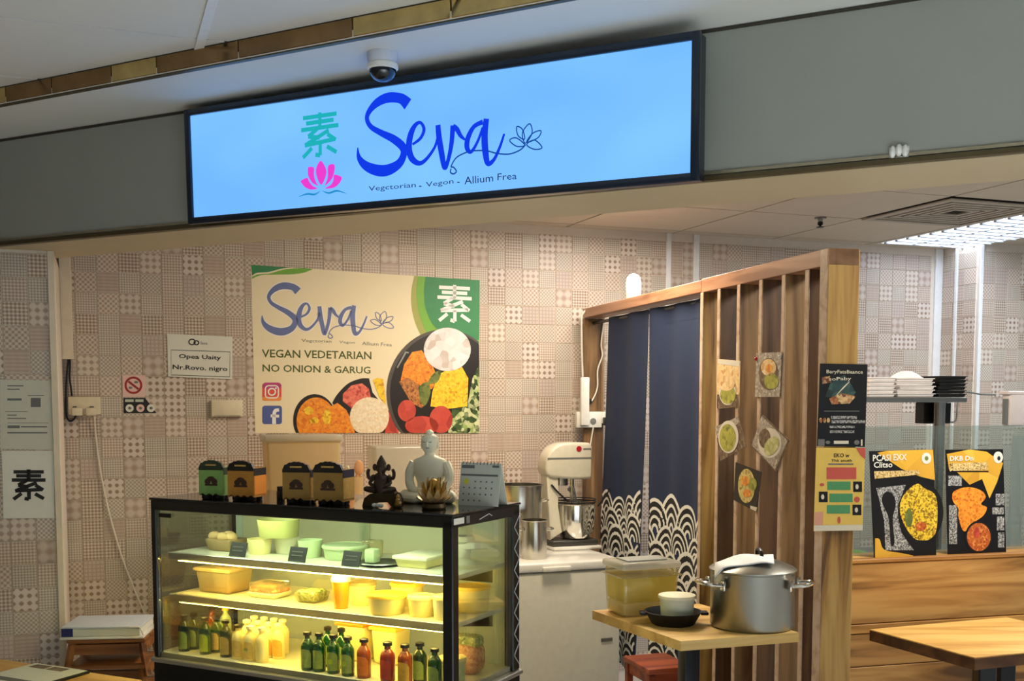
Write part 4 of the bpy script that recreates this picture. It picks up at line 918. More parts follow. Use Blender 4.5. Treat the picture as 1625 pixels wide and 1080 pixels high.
for r in range(4):
    for c in range(6):
        if (r == 0 and c < 2) or (r == 3 and c > 3): continue
        x = -hw+.014+c*.020; y = hh-.062-r*.020; dt.box(x, x+.005, y, y+.005, 0, .0006)
dd = dt.build('dates', 'ink_grey', t, 0); dd['kind'] = 'stuff'
MB().prism(ell(-hw+.024, hh-.060, .010, .010, 12), 0, .0008).build('yellow_mark', 'cal_yellow', t, 0)
# ================================================================ behind the case
pane('box_clear', (236,234,222), .1, .15, .45); pane('box_warm', (242,224,180), .1, .15, .55)
ctop = 1.09; cb = WB.W(-.72, 0, .40)
t = thing('back_counter', 'plain counter standing behind the display case along the wall', 'counter', (cb.x, cb.y, 0), BYAW)
MB().rbox(-.62, .40, -.20, .26, ctop-.03, ctop, .004, 2).build('top', 'wood_ply', t); 
MB().box(-.60,.38,-.17,.24,.04,ctop-.03).build('body', 'white_plastic', t, 0)
def backbox(label, x0, x1, ytop, off, m, lid=True, dp=.16):
    o_ = WB.o+WB.n*off; f2 = Fr(o_, WB.u); a0 = f2.px(x0, 720)[0]; a1 = f2.px(x1, 720)[0]; zt = f2.px(x0, ytop)[1]
    p = f2.W((a0+a1)/2, ctop+.0005); t = thing('storage_box', label, 'storage box', (p.x, p.y, p.z), BYAW); wd = a1-a0; h = zt-ctop
    MB().rbox(-wd/2, wd/2, -dp/2, dp/2, 0, h-.012, .014, 3, taper=.93).build('body', m, t)
    if lid: MB().rbox(-wd/2-.008, wd/2+.008, -dp/2-.008, dp/2+.008, h-.03, h, .007, 2).build('lid', 'box_clear', t)
    return t
backbox('warm tinted clear storage box behind the olive drinks carriers', 419, 536, 690, .38, 'box_warm')
backbox('pale clear storage box behind the dark figurine and stone statue', 588, 690, 703, .36, 'box_clear', False)
p = Fr(WB.o+WB.n*.42, WB.u).px(562, 740); q = Fr(WB.o+WB.n*.42, WB.u).W(p[0], ctop+.0005)
t = thing('utensil_holder', 'clear holder with wooden spoon standing behind the case', 'holder', q, BYAW)
MB().lathe([(.036,0),(.040,.12),(.042,.15),(.039,.15),(.034,.006),(1e-5,.006)], 24).build('cup', 'box_warm', t)
mat('spoon_wood', (206,150,100), .6, var=.1)
MB().tube([(.0,0,.01),(.014,-.002,.16)], .006, 8).ball((.022,-.002,.19),(.022,.006,.036),14,10).build('wooden_spoon', 'spoon_wood', t)
MB().tube([(-.008,0,.01),(-.022,0,.17),(-.03,0,.20)], .005, 8).build('spoon_handle', 'f_white', t)
# chest freezer
zf = .85
fp = onz(828, 896, zf); frz = Fr(onz(985, 886, zf), BU); FD = .56
ff = Fr((frz.o.x, frz.o.y, 0), BU)
t = thing('chest_freezer', 'white chest freezer with flat lid behind the display case', 'freezer', M=Matrix.Translation(ff.o)@MBZ)
mat('freezer_white', (214,212,196), .35, coat=.1)
MB().rbox(-.60, 0, 0, FD, .06, zf-.045, .012, 3).build('body', 'freezer_white', t); MB().rbox(-.605, .005, -.006, FD+.003, zf-.042, zf, .010, 3).build('lid', 'white_gloss', t)
MB().box(-.60, .001, -.002, .01, zf-.048, zf-.040).build('seal', 'ink_grey', t, 0); MB().rbox(-.40, -.26, -.022, -.004, zf-.04, zf-.018, .005, 2).build('handle', 'white_plastic', t)
MB().rbox(-.10, -.04, -.004, .0, .46, .48, .002, 1).build('badge', 'steel_dull', t)
for x in (-.52, -.08):
    for y in (.08, FD-.08): MB().lathe([(.02,0),(.02,.062)], 12, None, (x,y,0)).build('foot', 'black', t)
def fz(x, y): return onz(x, y, zf+.0005)
# stand mixer seen from the side
mp = fz(905, 868); Y_ = mp.y
MX = Fr((mp.x, mp.y, mp.z), BU); cm = crop(820, 680, 4.909)
one(MB().rbox(-.13, .13, -.10, .10, 0, .016, .005, 2), 'cutting_board', 'white_gloss', 'white board lying under the stand mixer', 'board', (mp.x, mp.y, mp.z), BYAW)
MX = Fr((mp.x, mp.y, mp.z+.0165), BU)
t = thing('stand_mixer', 'cream commercial stand mixer with steel bowl on the freezer', 'mixer', M=MX.M())
mat('mixer_cream', (216,210,188), .3, coat=.2); mat('mixer_base', (70,70,66), .35, .4); mat('badge_red', (170,24,40), .4, var=0)
P = lambda x, y: MX.px(*cm(x, y))
hd = [P(*p) for p in cat([(200,350),(192,300),(205,220),(250,150),(320,112),(430,104)], 4)]+[P(*p) for p in ((530,106),(552,130),(552,360),(540,384),(400,388),(230,372))]
def bevprism(pts, z0, z1, r, m, name, par):
    bm = bmesh.new(); vs = [bm.verts.new((x,y,z0)) for x,y in pts]; f = bm.faces.new(vs); f.normal_update()
    if f.normal.z > 0: f.normal_flip()
    e = bmesh.ops.extrude_face_region(bm, geom=[f]); nv = [g for g in e['geom'] if isinstance(g, bmesh.types.BMVert)]
    for q in nv: q.co.z = z1
    bmesh.ops.recalc_face_normals(bm, faces=bm.faces[:])
    ed = [q for q in bm.edges if abs(q.verts[0].co.z-q.verts[1].co.z) < 1e-6]
    bmesh.ops.bevel(bm, geom=ed, offset=r, segments=3, affect='EDGES', profile=.5); bm.verts.index_update()
    mb = MB().add([q.co.copy() for q in bm.verts], [[q.index for q in f.verts] for f in bm.faces]); bm.free(); return mb.build(name, m, par)
bevprism(hd, -.06, .06, .014, 'mixer_cream', 'head', t)
bevprism([P(*p) for p in ((205,345),(300,372),(300,600),(330,800),(240,860),(225,700))], -.045, .045, .008, 'mixer_cream', 'column', t)
x0, y0 = P(235, 880); x1, y1 = P(590, 850)
MB().rbox(x0, x1, 0, .03, -.075, .075, .010, 3).build('base', 'mixer_base', t)
bx, by = P(455, 880); r_ = (P(605, 700)[0]-P(318, 700)[0])/2; hb = P(455, 585)[1]
RXm = Matrix.Translation((bx, .03, 0))@Matrix.Rotation(-math.pi/2, 4, 'X'); hb -= .03
bw = MB().lathe([(r_*.55,0),(r_*.72,.006),(r_*.92,hb*.25),(r_*.98,hb*.6),(r_,hb),(r_*1.04,hb+.003),(r_*.97,hb+.004),(r_*.9,hb*.3),(1e-5,.02)], 32, RXm).build('bowl', 'steel_bright', t)
gm = MB(); 
for k in (0, .012): gm.tube([(bx+r_*1.02*math.cos(a), .03+hb+.012+k, r_*1.02*math.sin(a)) for a in [i*math.pi/14 for i in range(29)]], .0028, 6)
gm.build('guard_ring', 'black', t)
MB().tube([P(345,380)+(0,), P(345,440)+(0,)], .035, 16).tube([P(430,386)+(0,), P(430,560)+(0,)], .011, 10).build('drive_shaft', 'steel', t)
MB().tube([P(400,470)+(0,), P(440,450)+(0,), P(462,560)+(0,)], .005, 8, 4).tube([P(400,470)+(0,), P(430,520)+(0,), P(420,640)+(0,)], .005, 8, 4).build('whisk', 'steel_dull', t)
MB().tube([P(240,430)+(.05,), P(290,490)+(.055,), P(370,560)+(.05,)], .005, 8, 4).build('lever', 'black', t); MB().tube([P(610,600)+(.03,), P(660,520)+(.05,), P(690,460)+(.05,)], .004, 8, 3).build('lever', 'black', t)
c0 = P(447, 152); MB().lathe([(.014,0),(.014,.002),(1e-5,.002)], 20, Matrix.Translation((c0[0], c0[1], .0602))).build('red_badge', 'badge_red', t); MB().box(*(lambda a, b: (a[0], b[0], b[1], a[1]))(P(480,148), P(540,158)), .060, .0612).build('nameplate', 'ink_grey', t, 0)
MB().box(*(lambda a, b: (a[0], b[0], b[1], a[1]))(P(205,222), P(550,228)), .0595, .0612).build('seam', 'ink_grey', t, 0)
# steel pots on the freezer
def spot(label, x, y, wpx, ytop, m='steel'):
    p = fz(x, y); r = wpx/2*p.y/F; h = (onY(x, ytop, p.y).z-p.z)
    t = thing('steel_pot', label, 'pot', p)
    MB().lathe([(r*.97,0),(r,.006),(r,h-.006),(r*1.05,h-.003),(r*1.05,h),(r*.97,h),(r*.96,.008),(1e-5,.008)], 36).build('body', m, t)
    for s_ in (-1, 1): MB().tube([(s_*r,-.03,h*.75),(s_*(r+.025),-.025,h*.77),(s_*(r+.025),.025,h*.77),(s_*r,.03,h*.75)], .005, 8, 4).build('handle', m, t)
spot('short steel pot on the freezer beside the case', 848, 885, 40, 824)
spot('tall steel stockpot behind the short pot on the freezer', 824, 874, 74, 768)
# ================================================================ doorway frame and slatted partition
PF = Fr((.3735, 5.865, 0), (.626, -2.336, 0)); LP = 2.418; ZP = 2.07; DP = .11
PM = PF.M()
def pbox(a0, a1, z0, z1, d0=0, d1=DP): return MB().rbox(a0, a1, z0, z1, -d1, -d0, .002, 1)
a1112 = PF.px(1113, 455)[0]
fr_ = thing('door_frame', 'wooden doorway frame holding the blue curtain', 'door frame', M=PM)
def pw(a0, a1, z0, z1, name, m, par, d0=0, d1=DP):
    # built upright along local y so the grain runs with the board
    return pbox(a0, a1, z0, z1, d0, d1).build(name, m, par, 0)
wood('wood_up', (150,116,74), (126,94,56), (84,58,34), 1); wood('wood_up2', (108,80,54), (88,62,40), (60,42,26), 1); wood('wood_up3', (192,152,84), (166,122,60), (104,70,34), 1); wood('wood_along', (178,134,104), (164,118,88), (136,94,68), 0)
pw(0, .022, 0, ZP-.05, 'post', 'wood_up', fr_); pw(0, a1112-.001, ZP-.048, ZP, 'lintel', 'wood_along', fr_)
pt = thing('slatted_partition', 'tall wooden partition of upright fins with an end pillar', 'partition', M=PM)
pw(a1112, LP, ZP-.05, ZP+.004, 'top_rail', 'wood_along', pt)
xs = [1113, 1140, 1171, 1206, 1242, 1279]
for i, x in enumerate(xs):
    a = PF.px(x, 450)[0]; f_ = pw(a, a+.016, 0, ZP-.05, 'fin', ('wood_up3','wood_up2','wood_up','wood_up2','wood_up','wood_up2')[i], pt, .003)
    pw(a-.006, a+.020, 0, ZP-.05, 'edge_band', 'wood_band', f_, -.001, .003)
pil = pw(LP-.045, LP, 0, ZP+.004, 'pillar', 'wood_up3', pt, .001, DP+.004); pw(LP-.046, LP+.0005, 0, ZP+.004, 'edge_band', 'wood_band', pil, -.002, .001)
# noren curtain: two panels on a rod
NP = Fr(PF.o-PF.n*.055, PF.u)
nz0 = NP.px(972, 503)[1]
mat('noren_blue', (25,40,72), .85, var=.06, sc=25); mat('noren_black', (26,24,26), .85); mat('noren_white', (232,230,222), .85, var=.03)
rod = thing('curtain_rod', 'thin dark rod carrying the blue curtain across the doorway', 'curtain rod', M=NP.M())
MB().tube([(.022, nz0-.012, 0), (a1112, nz0-.012, 0)], .008, 10).build('rod', 'black', rod)
zbot = .28; zw = NP.px(1000, 806)[1]
fold = lambda x, y: .006*math.sin(x*23+.3*math.sin(y*3))+.004*math.sin(x*9+1)
def noren(label, a0, a1, b0, b1, seed):
    """cloth panel from a0..a1 at the top to b0..b1 at the hem, with wave arches printed low down"""
    t = thing('noren_curtain', label, 'curtain', M=Fr(NP.W(0, 0, 0), NP.u).M(), group='doorway curtain panels')
    nx, ny = 22, 40; vs=[]; fs=[]
    edge = lambda z: ((nz0-z)/(nz0-zbot))
    def X(s, z): k = edge(z); return (a0+(b0-a0)*k)*(1-s)+(a1+(b1-a1)*k)*s
    for side in (0, -.0016):
        for j in range(ny+1):
            z = zbot+(nz0-zbot)*j/ny
            for i in range(nx+1): x = X(i/nx, z); vs.append((x, z, .012+fold(x, z)+side))
    n1 = (nx+1)*(ny+1)
    for j in range(ny):
        for i in range(nx):
            q = (j*(nx+1)+i, j*(nx+1)+i+1, (j+1)*(nx+1)+i+1, (j+1)*(nx+1)+i); fs.append(q); fs.append(tuple(n1+k for k in q[::-1]))
    MB().add(vs, fs).build('cloth', 'noren_blue', t)
    mb = MB().use('noren_blue'); z = nz0-.075; mb.stroke([(X(i/16, z)+0, z, .006) for i in range(17)], .0125, 0, zf=fold); mb.build('hem_seam', 'noren_blue', t)
    rnd = random.Random(seed); row = 0; z = zw-.06; wide = X(1, z)-X(0, z); pm = MB(); k = 0
    while z > zbot-.02:
        step = .165; x0 = X(0, z)-(.0 if row % 2 else step*.5)
        while x0 < X(1, z)+.06:
            R = rnd.uniform(.105, .15); cx, cz = x0+rnd.uniform(-.015, .015), z+rnd.uniform(-.025, .02); nr = 4; k += 1
            for m_, r0, r1 in [('noren_white', R, R*.88)]+[q for i in range(nr-1) for q in (('noren_black', R*((.88 if i == 0 else .88-.24*i)), R*(.74-.24*i)), ('noren_white', R*(.74-.24*i), R*(.64-.24*i)))]:
                if r1 < 0.01: r1 = 0.004
                if r0 <= r1: continue
                pts = []
                for i in range(15):
                    an = math.pi*i/14; rm = (r0+r1)/2; px_, pz_ = cx+rm*math.cos(an)*.92, cz+rm*math.sin(an)*1.15
                    pts.append((px_, pz_, (r0-r1)))
                pts = [p for p in pts if X(0, p[1])+.004 < p[0] < X(1, p[1])-.004 and p[1] > zbot]
                if len(pts) > 2: pm.use(m_).stroke(pts, .0128+.0007*row+.0002, 0, zf=fold)
            x0 += step
        row += 1; z -= .105
    o_ = pm.build('wave_print', None, t, 0)
    return t
aL, aM, aR = NP.px(969, 500)[0], NP.px(1035, 490)[0], a1112-.012
noren('left panel of the navy noren curtain with white wave arches', aL, aM-.004, NP.px(957, 800)[0]-.07, NP.px(1026, 800)[0]-.10, 3)
noren('right panel of the navy noren curtain with white wave arches', aM+.004, aR, NP.px(1034, 800)[0]+.03, aR-.03, 8)
# white repeater, sockets, cables on the door frame
p = PF.W(PF.px(988, 470)[0], ZP+.0005, -.055)
t = thing('wifi_device', 'white rounded plastic device standing on the doorway lintel', 'device', p)
MB().lathe([(.034,0),(.036,.004),(.038,.06),(.037,.082),(.031,.104),(.018,.118),(1e-5,.123)], 24).build('shell', 'white_gloss', t); MB().lathe([(.037,.0),(.0372,.006)], 24).build('foot_ring', 'paint_grey', t)
PE = Fr(PF.W(.022, 0, -.0), -PF.n)            # face of the far post turned to the camera
ce = crop(900, 420, 3.6)
def pe(x, y, off=.0): return tuple(PE.W(*PE.px(*ce(x, y)), off))
f2 = PE.at(*ce(120, 930), off=.001); P = lambda x, y: f2.px(*ce(x, y))
t = thing('post_socket', 'white socket strip on the far door post beside the curtain', 'socket', M=f2.M())
x0, y1 = P(45, 838); x1, y0 = P(188, 928); MB().rbox(x0, x1, y0, y1, 0, .03, .004, 2).build('box', 'white_plastic', t)
x0, y1 = P(188, 838); x1, y0 = P(232, 905); MB().rbox(x0, x1, y0, y1, 0, .03, .004, 2).build('end_box', 'white_plastic', t)
a_, b_ = P(138, 892); MB().lathe([(.016,.0),(.016,.004),(.010,.005),(1e-5,.005)], 18, Matrix.Translation((a_, b_, .030))).build('round_socket', 'ink_grey', t)
x0, y1 = P(192, 870); x1, y0 = P(226, 915); MB().rbox(x0, x1, y0, y1, .028, .06, .004, 2).build('plug', 'black', t)
x0, y1 = P(62, 642); x1, y0 = P(108, 915)
MB().rbox(x0, x1, y0, y1, .031, .058, .006, 2).build('adapter', 'white_gloss', t)
one(MB().tube([pe(82,640,.02), pe(80,500,.012), pe(78,330,.012), pe(82,285,.012), pe(110,255,.012)], .0055, 8, 4), 'white_conduit', 'cable_white', 'white cable climbing the left edge of the far door post', 'cable')
one(MB().tube([pe(210,275,.02), pe(198,380,.012), pe(190,460,.012), pe(196,520,.012), pe(170,600,.012), pe(168,700,.012), pe(140,770,.014), pe(105,795,.02)], .004, 8, 5), 'white_cable', 'cable_white', 'wavy white cable hanging down the far door post', 'cable')
one(MB().tube([pe(138,930,.03), pe(132,1000,.014), pe(122,1060,.014)], .004, 8, 4), 'white_cable', 'cable_white', 'short white cable below the socket on the door post', 'cable')
t = thing('black_plug', 'small round black plug on the far door post above the socket', 'plug', M=PE.at(*ce(118, 780), off=.001).M())
MB().lathe([(.018,0),(.018,.016),(.012,.022),(1e-5,.022)], 18).build('body', 'black', t)
# food photographs pinned to the fins
cfd = crop(1120, 540, 3.86)
food('ph_grey', [(176,164,150),(140,126,110),(206,196,182)], 120, bump=0); food('ph_yel', [(206,180,90),(220,200,130),(150,130,50)], 90, bump=0); food('ph_grn', [(150,150,60),(180,176,80),(110,116,50)], 60, bump=0); food('ph_rice', [(226,190,130),(236,210,160),(200,150,90)], 60, bump=0); food('ph_brn', [(110,90,70),(86,66,50),(140,120,96)], 90, bump=0); food('ph_org', [(224,120,40),(236,170,70),(190,80,40)], 60, bump=0); mat('ph_white', (214,206,190), .5); mat('ph_black', (26,24,24), .4); food('ph_pale', [(196,190,130),(170,170,100),(214,206,160)], 60, bump=0); mat('pin_red', (190,50,40), .4, var=0)
def photo(label, quad, base): return sheet('food_photo', label, 'photo', PF, cfd, quad, base, .0015, z=.0035)
t, pr = photo('upper left food photo of rice and beans on the fins', [(75,112),(212,125),(205,405),(68,418)], 'ph_rice'); pr.poly('sky_strip', 'ph_white', [(78,114),(210,126),(208,160),(77,142)], 1); pr.poly('plate_shadow', 'ph_brn', [(72,330),(205,330),(205,404),(70,416)], 1); pr.ell('plate', 'ph_white', 137, 318, 52, 78, 2); pr.ell('beans', 'ph_grn', 140, 332, 48, 56, 3); pr.ell('rice', 'ph_rice', 132, 265, 50, 44, 4); pr.done()
t, pr = photo('upper right food photo with an oval bowl and red pin', [(312,78),(468,70),(455,345),(302,345)], 'ph_grey'); pr.ell('bowl', 'ph_brn', 388, 205, 60, 98, 1); pr.ell('topping', 'ph_rice', 388, 165, 46, 52, 2); pr.ell('greens', 'ph_grn', 405, 248, 44, 50, 2); pr.ell('sauce', 'ph_org', 392, 170, 22, 26, 3)
pr.done(); a_, b_ = pr.P(314, 112); MB().ball((a_, b_, .004), .007, 10, 7).build('pin', 'pin_red', t); a_, b_ = pr.P(460, 100); MB().ball((a_, b_, .004), .007, 10, 7).build('pin', 'white_plastic', t)
t, pr = photo('tilted food photo of green soup in a white bowl', [(60,530),(200,465),(252,650),(90,738)], 'ph_brn'); pr.poly('cloth', 'ph_grey', [(60,530),(200,466),(212,500),(70,600)], 1); pr.ell('bowl', 'ph_white', 142, 590, 62, 100, 2); pr.ell('soup', 'ph_grn', 138, 596, 50, 84, 3); pr.done()
t, pr = photo('diamond hung food photo of brown stew and pale flatbread', [(350,455),(515,610),(432,805),(275,640)], 'ph_brn'); pr.poly('table', 'ph_grey', [(345,462),(505,612),(428,790),(285,642)], 1); pr.ell('plate', 'ph_white', 395, 628, 72, 92, 2); pr.ell('stew', 'ph_brn', 366, 600, 36, 60, 3); pr.ell('flatbread', 'ph_pale', 408, 645, 40, 62, 4, rot=.5); pr.done()
t, pr = photo('lowest food photo of orange curry on a black plate', [(185,745),(345,805),(310,1050),(172,975)], 'ph_black'); pr.poly('white_corner', 'ph_white', [(275,1010),(318,1022),(310,1046),(276,1030)], 1); pr.ell('curry', 'ph_yel', 252, 890, 52, 105, 1); pr.ell('leaves', 'ph_grn', 290, 880, 26, 40, 2); pr.ell('pieces', 'ph_org', 245, 860, 26, 30, 3); pr.ell('pieces', 'ph_org', 258, 935, 24, 24, 3); pr.done()
# posters on the pillar
PN = Fr(PF.W(LP, 0, 0), -PF.n); cpp = crop(1280, 570, 3.855)
mat('po_black', (16,15,17), .45, var=.05); mat('po_yellow', (236,196,92), .5, var=.05); mat('po_red', (206,90,74), .5, var=0); mat('po_pink', (226,160,130), .5, var=0); mat('po_green', (84,150,96), .5, var=.08, sc=80); food('po_sky', [(40,64,66),(70,100,90),(24,30,34)], 40, bump=0); food('po_fire', [(190,120,70),(110,60,40),(230,190,130),(60,34,30)], 90, bump=0); mat('po_cream', (226,214,186), .5, var=0); mat('po_grey', (120,116,110), .5, var=0)
t, pr = sheet('black_poster', 'black event poster with teal light beam on the wooden pillar', 'poster', PN, cpp, [(82,25),(372,30),(355,535),(62,530)], 'po_black', z=.002)
pr.poly('picture', 'po_sky', [(150,130),(230,95),(300,200),(270,240),(110,230)], 1); pr.poly('picture_glow', 'po_fire', [(135,240),(210,205),(300,225),(260,270),(150,275)], 2); pr.stroke('beam', 'po_cream', [(180,218,3),(225,170,9),(260,135,4)], 3, 0); pr.poly('red_haze', 'po_fire', [(90,110),(140,100),(150,140),(95,150)], 1)
pr.text('title', 'po_cream', 'BaryFatsBaance', (118,92), (340,94), 28, 4, .01); pr.text('title', 'po_cream', 'soPaby', (132,136), (270,132), 26, 4, .01)
pr.rect('rule', 'po_grey', 105, 314, 320, 318); 
for x in (75, 98, 121): pr.ell('round_logo', 'po_fire', x+10, 372, 10, 15, 1, 12)
food('po_strip', [(210,206,196),(60,58,56),(190,186,176),(24,24,24)], 240, bump=0)
for x0, x1, y0, y1 in ((148,305,346,364),(148,355,372,390),(138,292,406,420),(140,290,434,450)): pr.rect('word_strip', 'po_strip', x0, y0, x1, y1)
pr.rect('footer_mark', 'po_grey', 68, 488, 108, 528); pr.rect('footer_mark', 'po_cream', 165, 497, 255, 516); pr.ell('footer_mark', 'po_grey', 128, 507, 14, 10); pr.ell('footer_mark', 'po_grey', 305, 507, 16, 15); pr.rect('footer_mark', 'po_cream', 330, 490, 340, 528); pr.done()
t, pr = sheet('yellow_poster', 'yellow schedule poster with green boxes below the black poster', 'poster', PN, cpp, [(58,540),(358,540),(340,1045),(42,1050)], 'po_yellow', z=.002)
pr.poly('red_corner', 'po_red', [(300,541),(357,541),(356,610),(330,590)], 1); pr.rect('pink_box', 'po_red', 120, 660, 302, 732); pr.poly('pink_patch', 'po_pink', [(48,935),(100,930),(98,1012),(44,1014)], 1); pr.poly('pale_footer', 'po_cream', [(43,1014),(341,1010),(340,1044),(42,1049)], 2)
for x, y in ((195,772),(208,846),(192,916)): pr.rect('green_box', 'po_green', x-70, y-26, x+72, y+26)
for x, y in ((310,778),(100,840),(306,920)): pr.rect('black_box', 'po_black', x-27, y-32, x+27, y+32); pr.ell('white_mark', 'po_cream', x-4, y, 10, 16, 2, 10)
pr.ell('red_mark', 'po_red', 306, 856, 18, 18); pr.ell('red_mark', 'po_red', 92, 766, 14, 10); pr.ell('red_mark', 'po_red', 196, 982, 10, 22)
pr.text('title', 'po_black', 'EKO w', (165,598), (260,598), 24, 1, .02); pr.text('title', 'po_black', 'Thk anuth', (148,626), (275,626), 16, 1, .02); pr.rect('word_strip', 'po_grey', 130, 636, 285, 644); pr.done()
# ================================================================ ledge table with pot, tub and pan
ZTB = .88
tL, tF, tR = onz(940, 968, ZTB), onz(1080, 1017, ZTB), onz(1268, 1003, ZTB)
TX = (tR-tF); lx = TX.length; TX = TX.normalized(); TY = Vector((-TX.y, TX.x, 0)); ly = (tL-tF).dot(TY); sk = (tL-tF).dot(TX)
TYAW = math.atan2(TX.y, TX.x)
t = thing('ledge_table', 'small pale plywood table on a black post beside the partition', 'table', (tF.x, tF.y, 0), TYAW)
MB().prism([(0,0),(lx,0),(lx+sk,ly),(sk,ly)], ZTB-.030, ZTB).build('top', 'wood_ply', t, 0)
MB().prism([(.0,-.001),(lx,-.001),(lx,0),(0,0)], ZTB-.029, ZTB-.001).build('edge_band', 'wood_ply', t, 0)
lg = onY(1093, 1050, tF.y+.16)-tF; la_, lb2 = lg.dot(TX), lg.dot(TY)
MB().rbox(la_-.026, la_+.026, lb2-.026, lb2+.026, .03, ZTB-.03, .004, 2).build('post', 'black', t); MB().rbox(la_-.12, la_+.16, lb2-.10, lb2+.14, 0, .03, .008, 2).build('foot_plate', 'black', t)
def tb(x, y): return onz(x, y, ZTB+.0005)
# tub of yellow liquid
c0 = tb(989, 981); c1 = tb(1078, 974); t = thing('liquid_tub', 'square clear plastic tub of yellow liquid on the ledge table', 'tub', c0, math.atan2((c1-c0).y, (c1-c0).x))
wd = (c1-c0).length; dp = .15; h = onY(989, 906, c0.y).z-c0.z; pane('tub_liquid', (250,244,206), .1, .2, .75); pane('liquid_yellow', (255,246,160), .1, .2, .6); pane('tub_shell', (250,246,226), .1, .1, .10)
MB().rbox(0, wd, 0, dp, 0, h, .012, 3, taper=.93).build('shell', 'tub_shell', t); MB().rbox(.006, wd-.006, .006, dp-.006, h*.30, h*.86, .010, 3, taper=.97).build('liquid', 'liquid_yellow', t); MB().rbox(.010, wd-.010, .010, dp-.010, .006, h*.295, .008, 2).build('pale_layer', 'tub_liquid', t)
MB().rbox(-.010, wd+.010, -.010, dp+.010, h*.84, h*.87, .004, 1).build('rim', 'tub_shell', t); MB().rbox(-.006, wd+.006, -.006, dp+.006, h, h+.024, .010, 3).build('lid', 'box_clear', t); MB().rbox(.03, wd-.03, .03, dp-.03, h+.023, h+.029, .004, 2).build('lid_recess', 'paint_grey', t)
# skillet with cup
p = tb(1068, 989)
t = thing('skillet', 'black cast iron skillet on the ledge table', 'pan', p, 0)
r_ = 45*p.y/F; MB().lathe([(r_*.72,0),(r_*.78,.004),(r_*1.0,.040),(r_*1.03,.042),(r_*.97,.042),(r_*.74,.007),(1e-5,.007)], 36).build('pan', 'black_matte', t)
for s_, l in ((-1,.018),(1,.022)): MB().rbox(min(s_*r_*.96, s_*(r_+l)), max(s_*r_*.96, s_*(r_+l)), -.02, .02, .030, .040, .004, 2).build('handle', 'black_matte', t)
q = p+Vector((.012, .0, .0075))
one(MB().lathe([(.05,0),(.056,.006),(.054,.012),(.03,.008),(1e-5,.008)], 28), 'saucer', 'f_mint', 'small pale green saucer inside the black skillet', 'saucer', q)
t = thing('paper_cup', 'white round lidded cup standing in the black skillet', 'cup', q+Vector((0,0,.0125)))
rc = 29*p.y/F; MB().lathe([(rc*.86,0),(rc*.88,.002),(rc*.96,.066),(rc,.068)], 32).build('body', 'cup_green' if 'cup_green' in MATS else mat('cup_green', (220,222,198), .5).name, t); MB().lathe([(rc*1.03,.064),(rc*1.05,.068),(rc*1.02,.074),(1e-5,.075)], 32).build('lid', 'f_white', t)
# stockpot
mat('steel_brushed', (158,158,150), .34, 1, var=.06, sc=12); mat('cloth_white', (240,240,238), .85, var=.02)
p = tb(1193, 992); rp = 66.5*p.y/F; hp = onY(1193, 904, p.y).z-p.z
t = thing('stockpot', 'large brushed steel stockpot with lid on the ledge table', 'pot', p)
MB().lathe([(rp*.96,0),(rp,.008),(rp,hp-.004),(rp*1.02,hp),(rp*.98,hp),(rp*.97,.01),(1e-5,.01)], 48).build('body', 'steel_brushed', t)
ld = MB().lathe([(rp*1.03,hp+.001),(rp*1.04,hp+.006),(rp*.98,hp+.012),(rp*.7,hp+.028),(rp*.3,hp+.038),(1e-5,hp+.040)], 48).build('lid', 'steel_brushed', t)
MB().tube([(.02,-.03,hp+.030),(.02,-.03,hp+.062),(.02,.03,hp+.062),(.02,.03,hp+.030)], .006, 8, 4).build('knob', 'black', ld)
for s_ in (-1, 1):
    hz = hp*.80; an = -.5 if s_ > 0 else math.pi+.35; e = Vector((math.cos(an), math.sin(an), 0)); e2 = Vector((-e.y, e.x, 0))
    pts = [e*rp+e2*.045+Vector((0,0,hz)), e*(rp+.045)+e2*.040+Vector((0,0,hz+.006)), e*(rp+.055)+Vector((0,0,hz+.008)), e*(rp+.045)-e2*.040+Vector((0,0,hz+.006)), e*rp-e2*.045+Vector((0,0,hz))]
    hd_ = MB().tube(pts, .007, 10, 5).build('handle', 'steel_bright', t)
    for k_ in (1, -1): MB().rbox(-.012,.012,-.004,.004,-.016,.016,.003,2, Matrix.Translation(e*(rp+.003)+e2*.045*k_+Vector((0,0,hz)))@Matrix.Rotation(an+math.pi/2, 4, 'Z')).build('handle_mount', 'steel', hd_)
# white cloth over the lid
t = thing('dish_cloth', 'white cloth draped over the left of the stockpot lid', 'cloth', p)
vs=[]; fs=[]; n_ = 14
for i in range(n_+1):
    for j in range(n_+1):
        s_, r2 = i/n_, j/n_; x = -rp*1.02+s_*rp*1.35+r2*.02; y = -rp*.55+r2*rp*.75-s_*.03; d_ = math.hypot(x, y)
        z = hp+.0445-max(0, d_/rp)**2*.030+.003*math.sin(s_*9+r2*4)+(.010*(s_**2)); z = z if d_ < rp*1.0 else z-.02*(d_/rp-1)*6
        vs.append((x, y, z+.002))
for i in range(n_):
    for j in range(n_): q = i*(n_+1)+j; fs.append((q, q+n_+1, q+n_+2, q+1))
o_ = MB().add(vs, fs).build('cloth', 'cloth_white', t); o_.modifiers.new('s', 'SOLIDIFY').thickness = .003
# red-brown stool below
p = onz(1042, 1046, .50)
t = thing('wooden_stool', 'red brown wooden stool under the ledge table by the curtain', 'stool', (p.x, p.y-.02, 0), TYAW)
MB().rbox(-.10,.10,-.13,.13,.475,.50,.006,2).build('seat', 'wood_red', t); MB().box(-.085,.085,-.115,.115,.43,.474).build('apron', 'wood_red', t, 0)
for x in (-1, 1):
    for y in (-1, 1): MB().rbox(x*.08-.014, x*.08+.014, y*.11-.014, y*.11+.014, 0, .474, .003, 1).build('leg', 'wood_red', t)
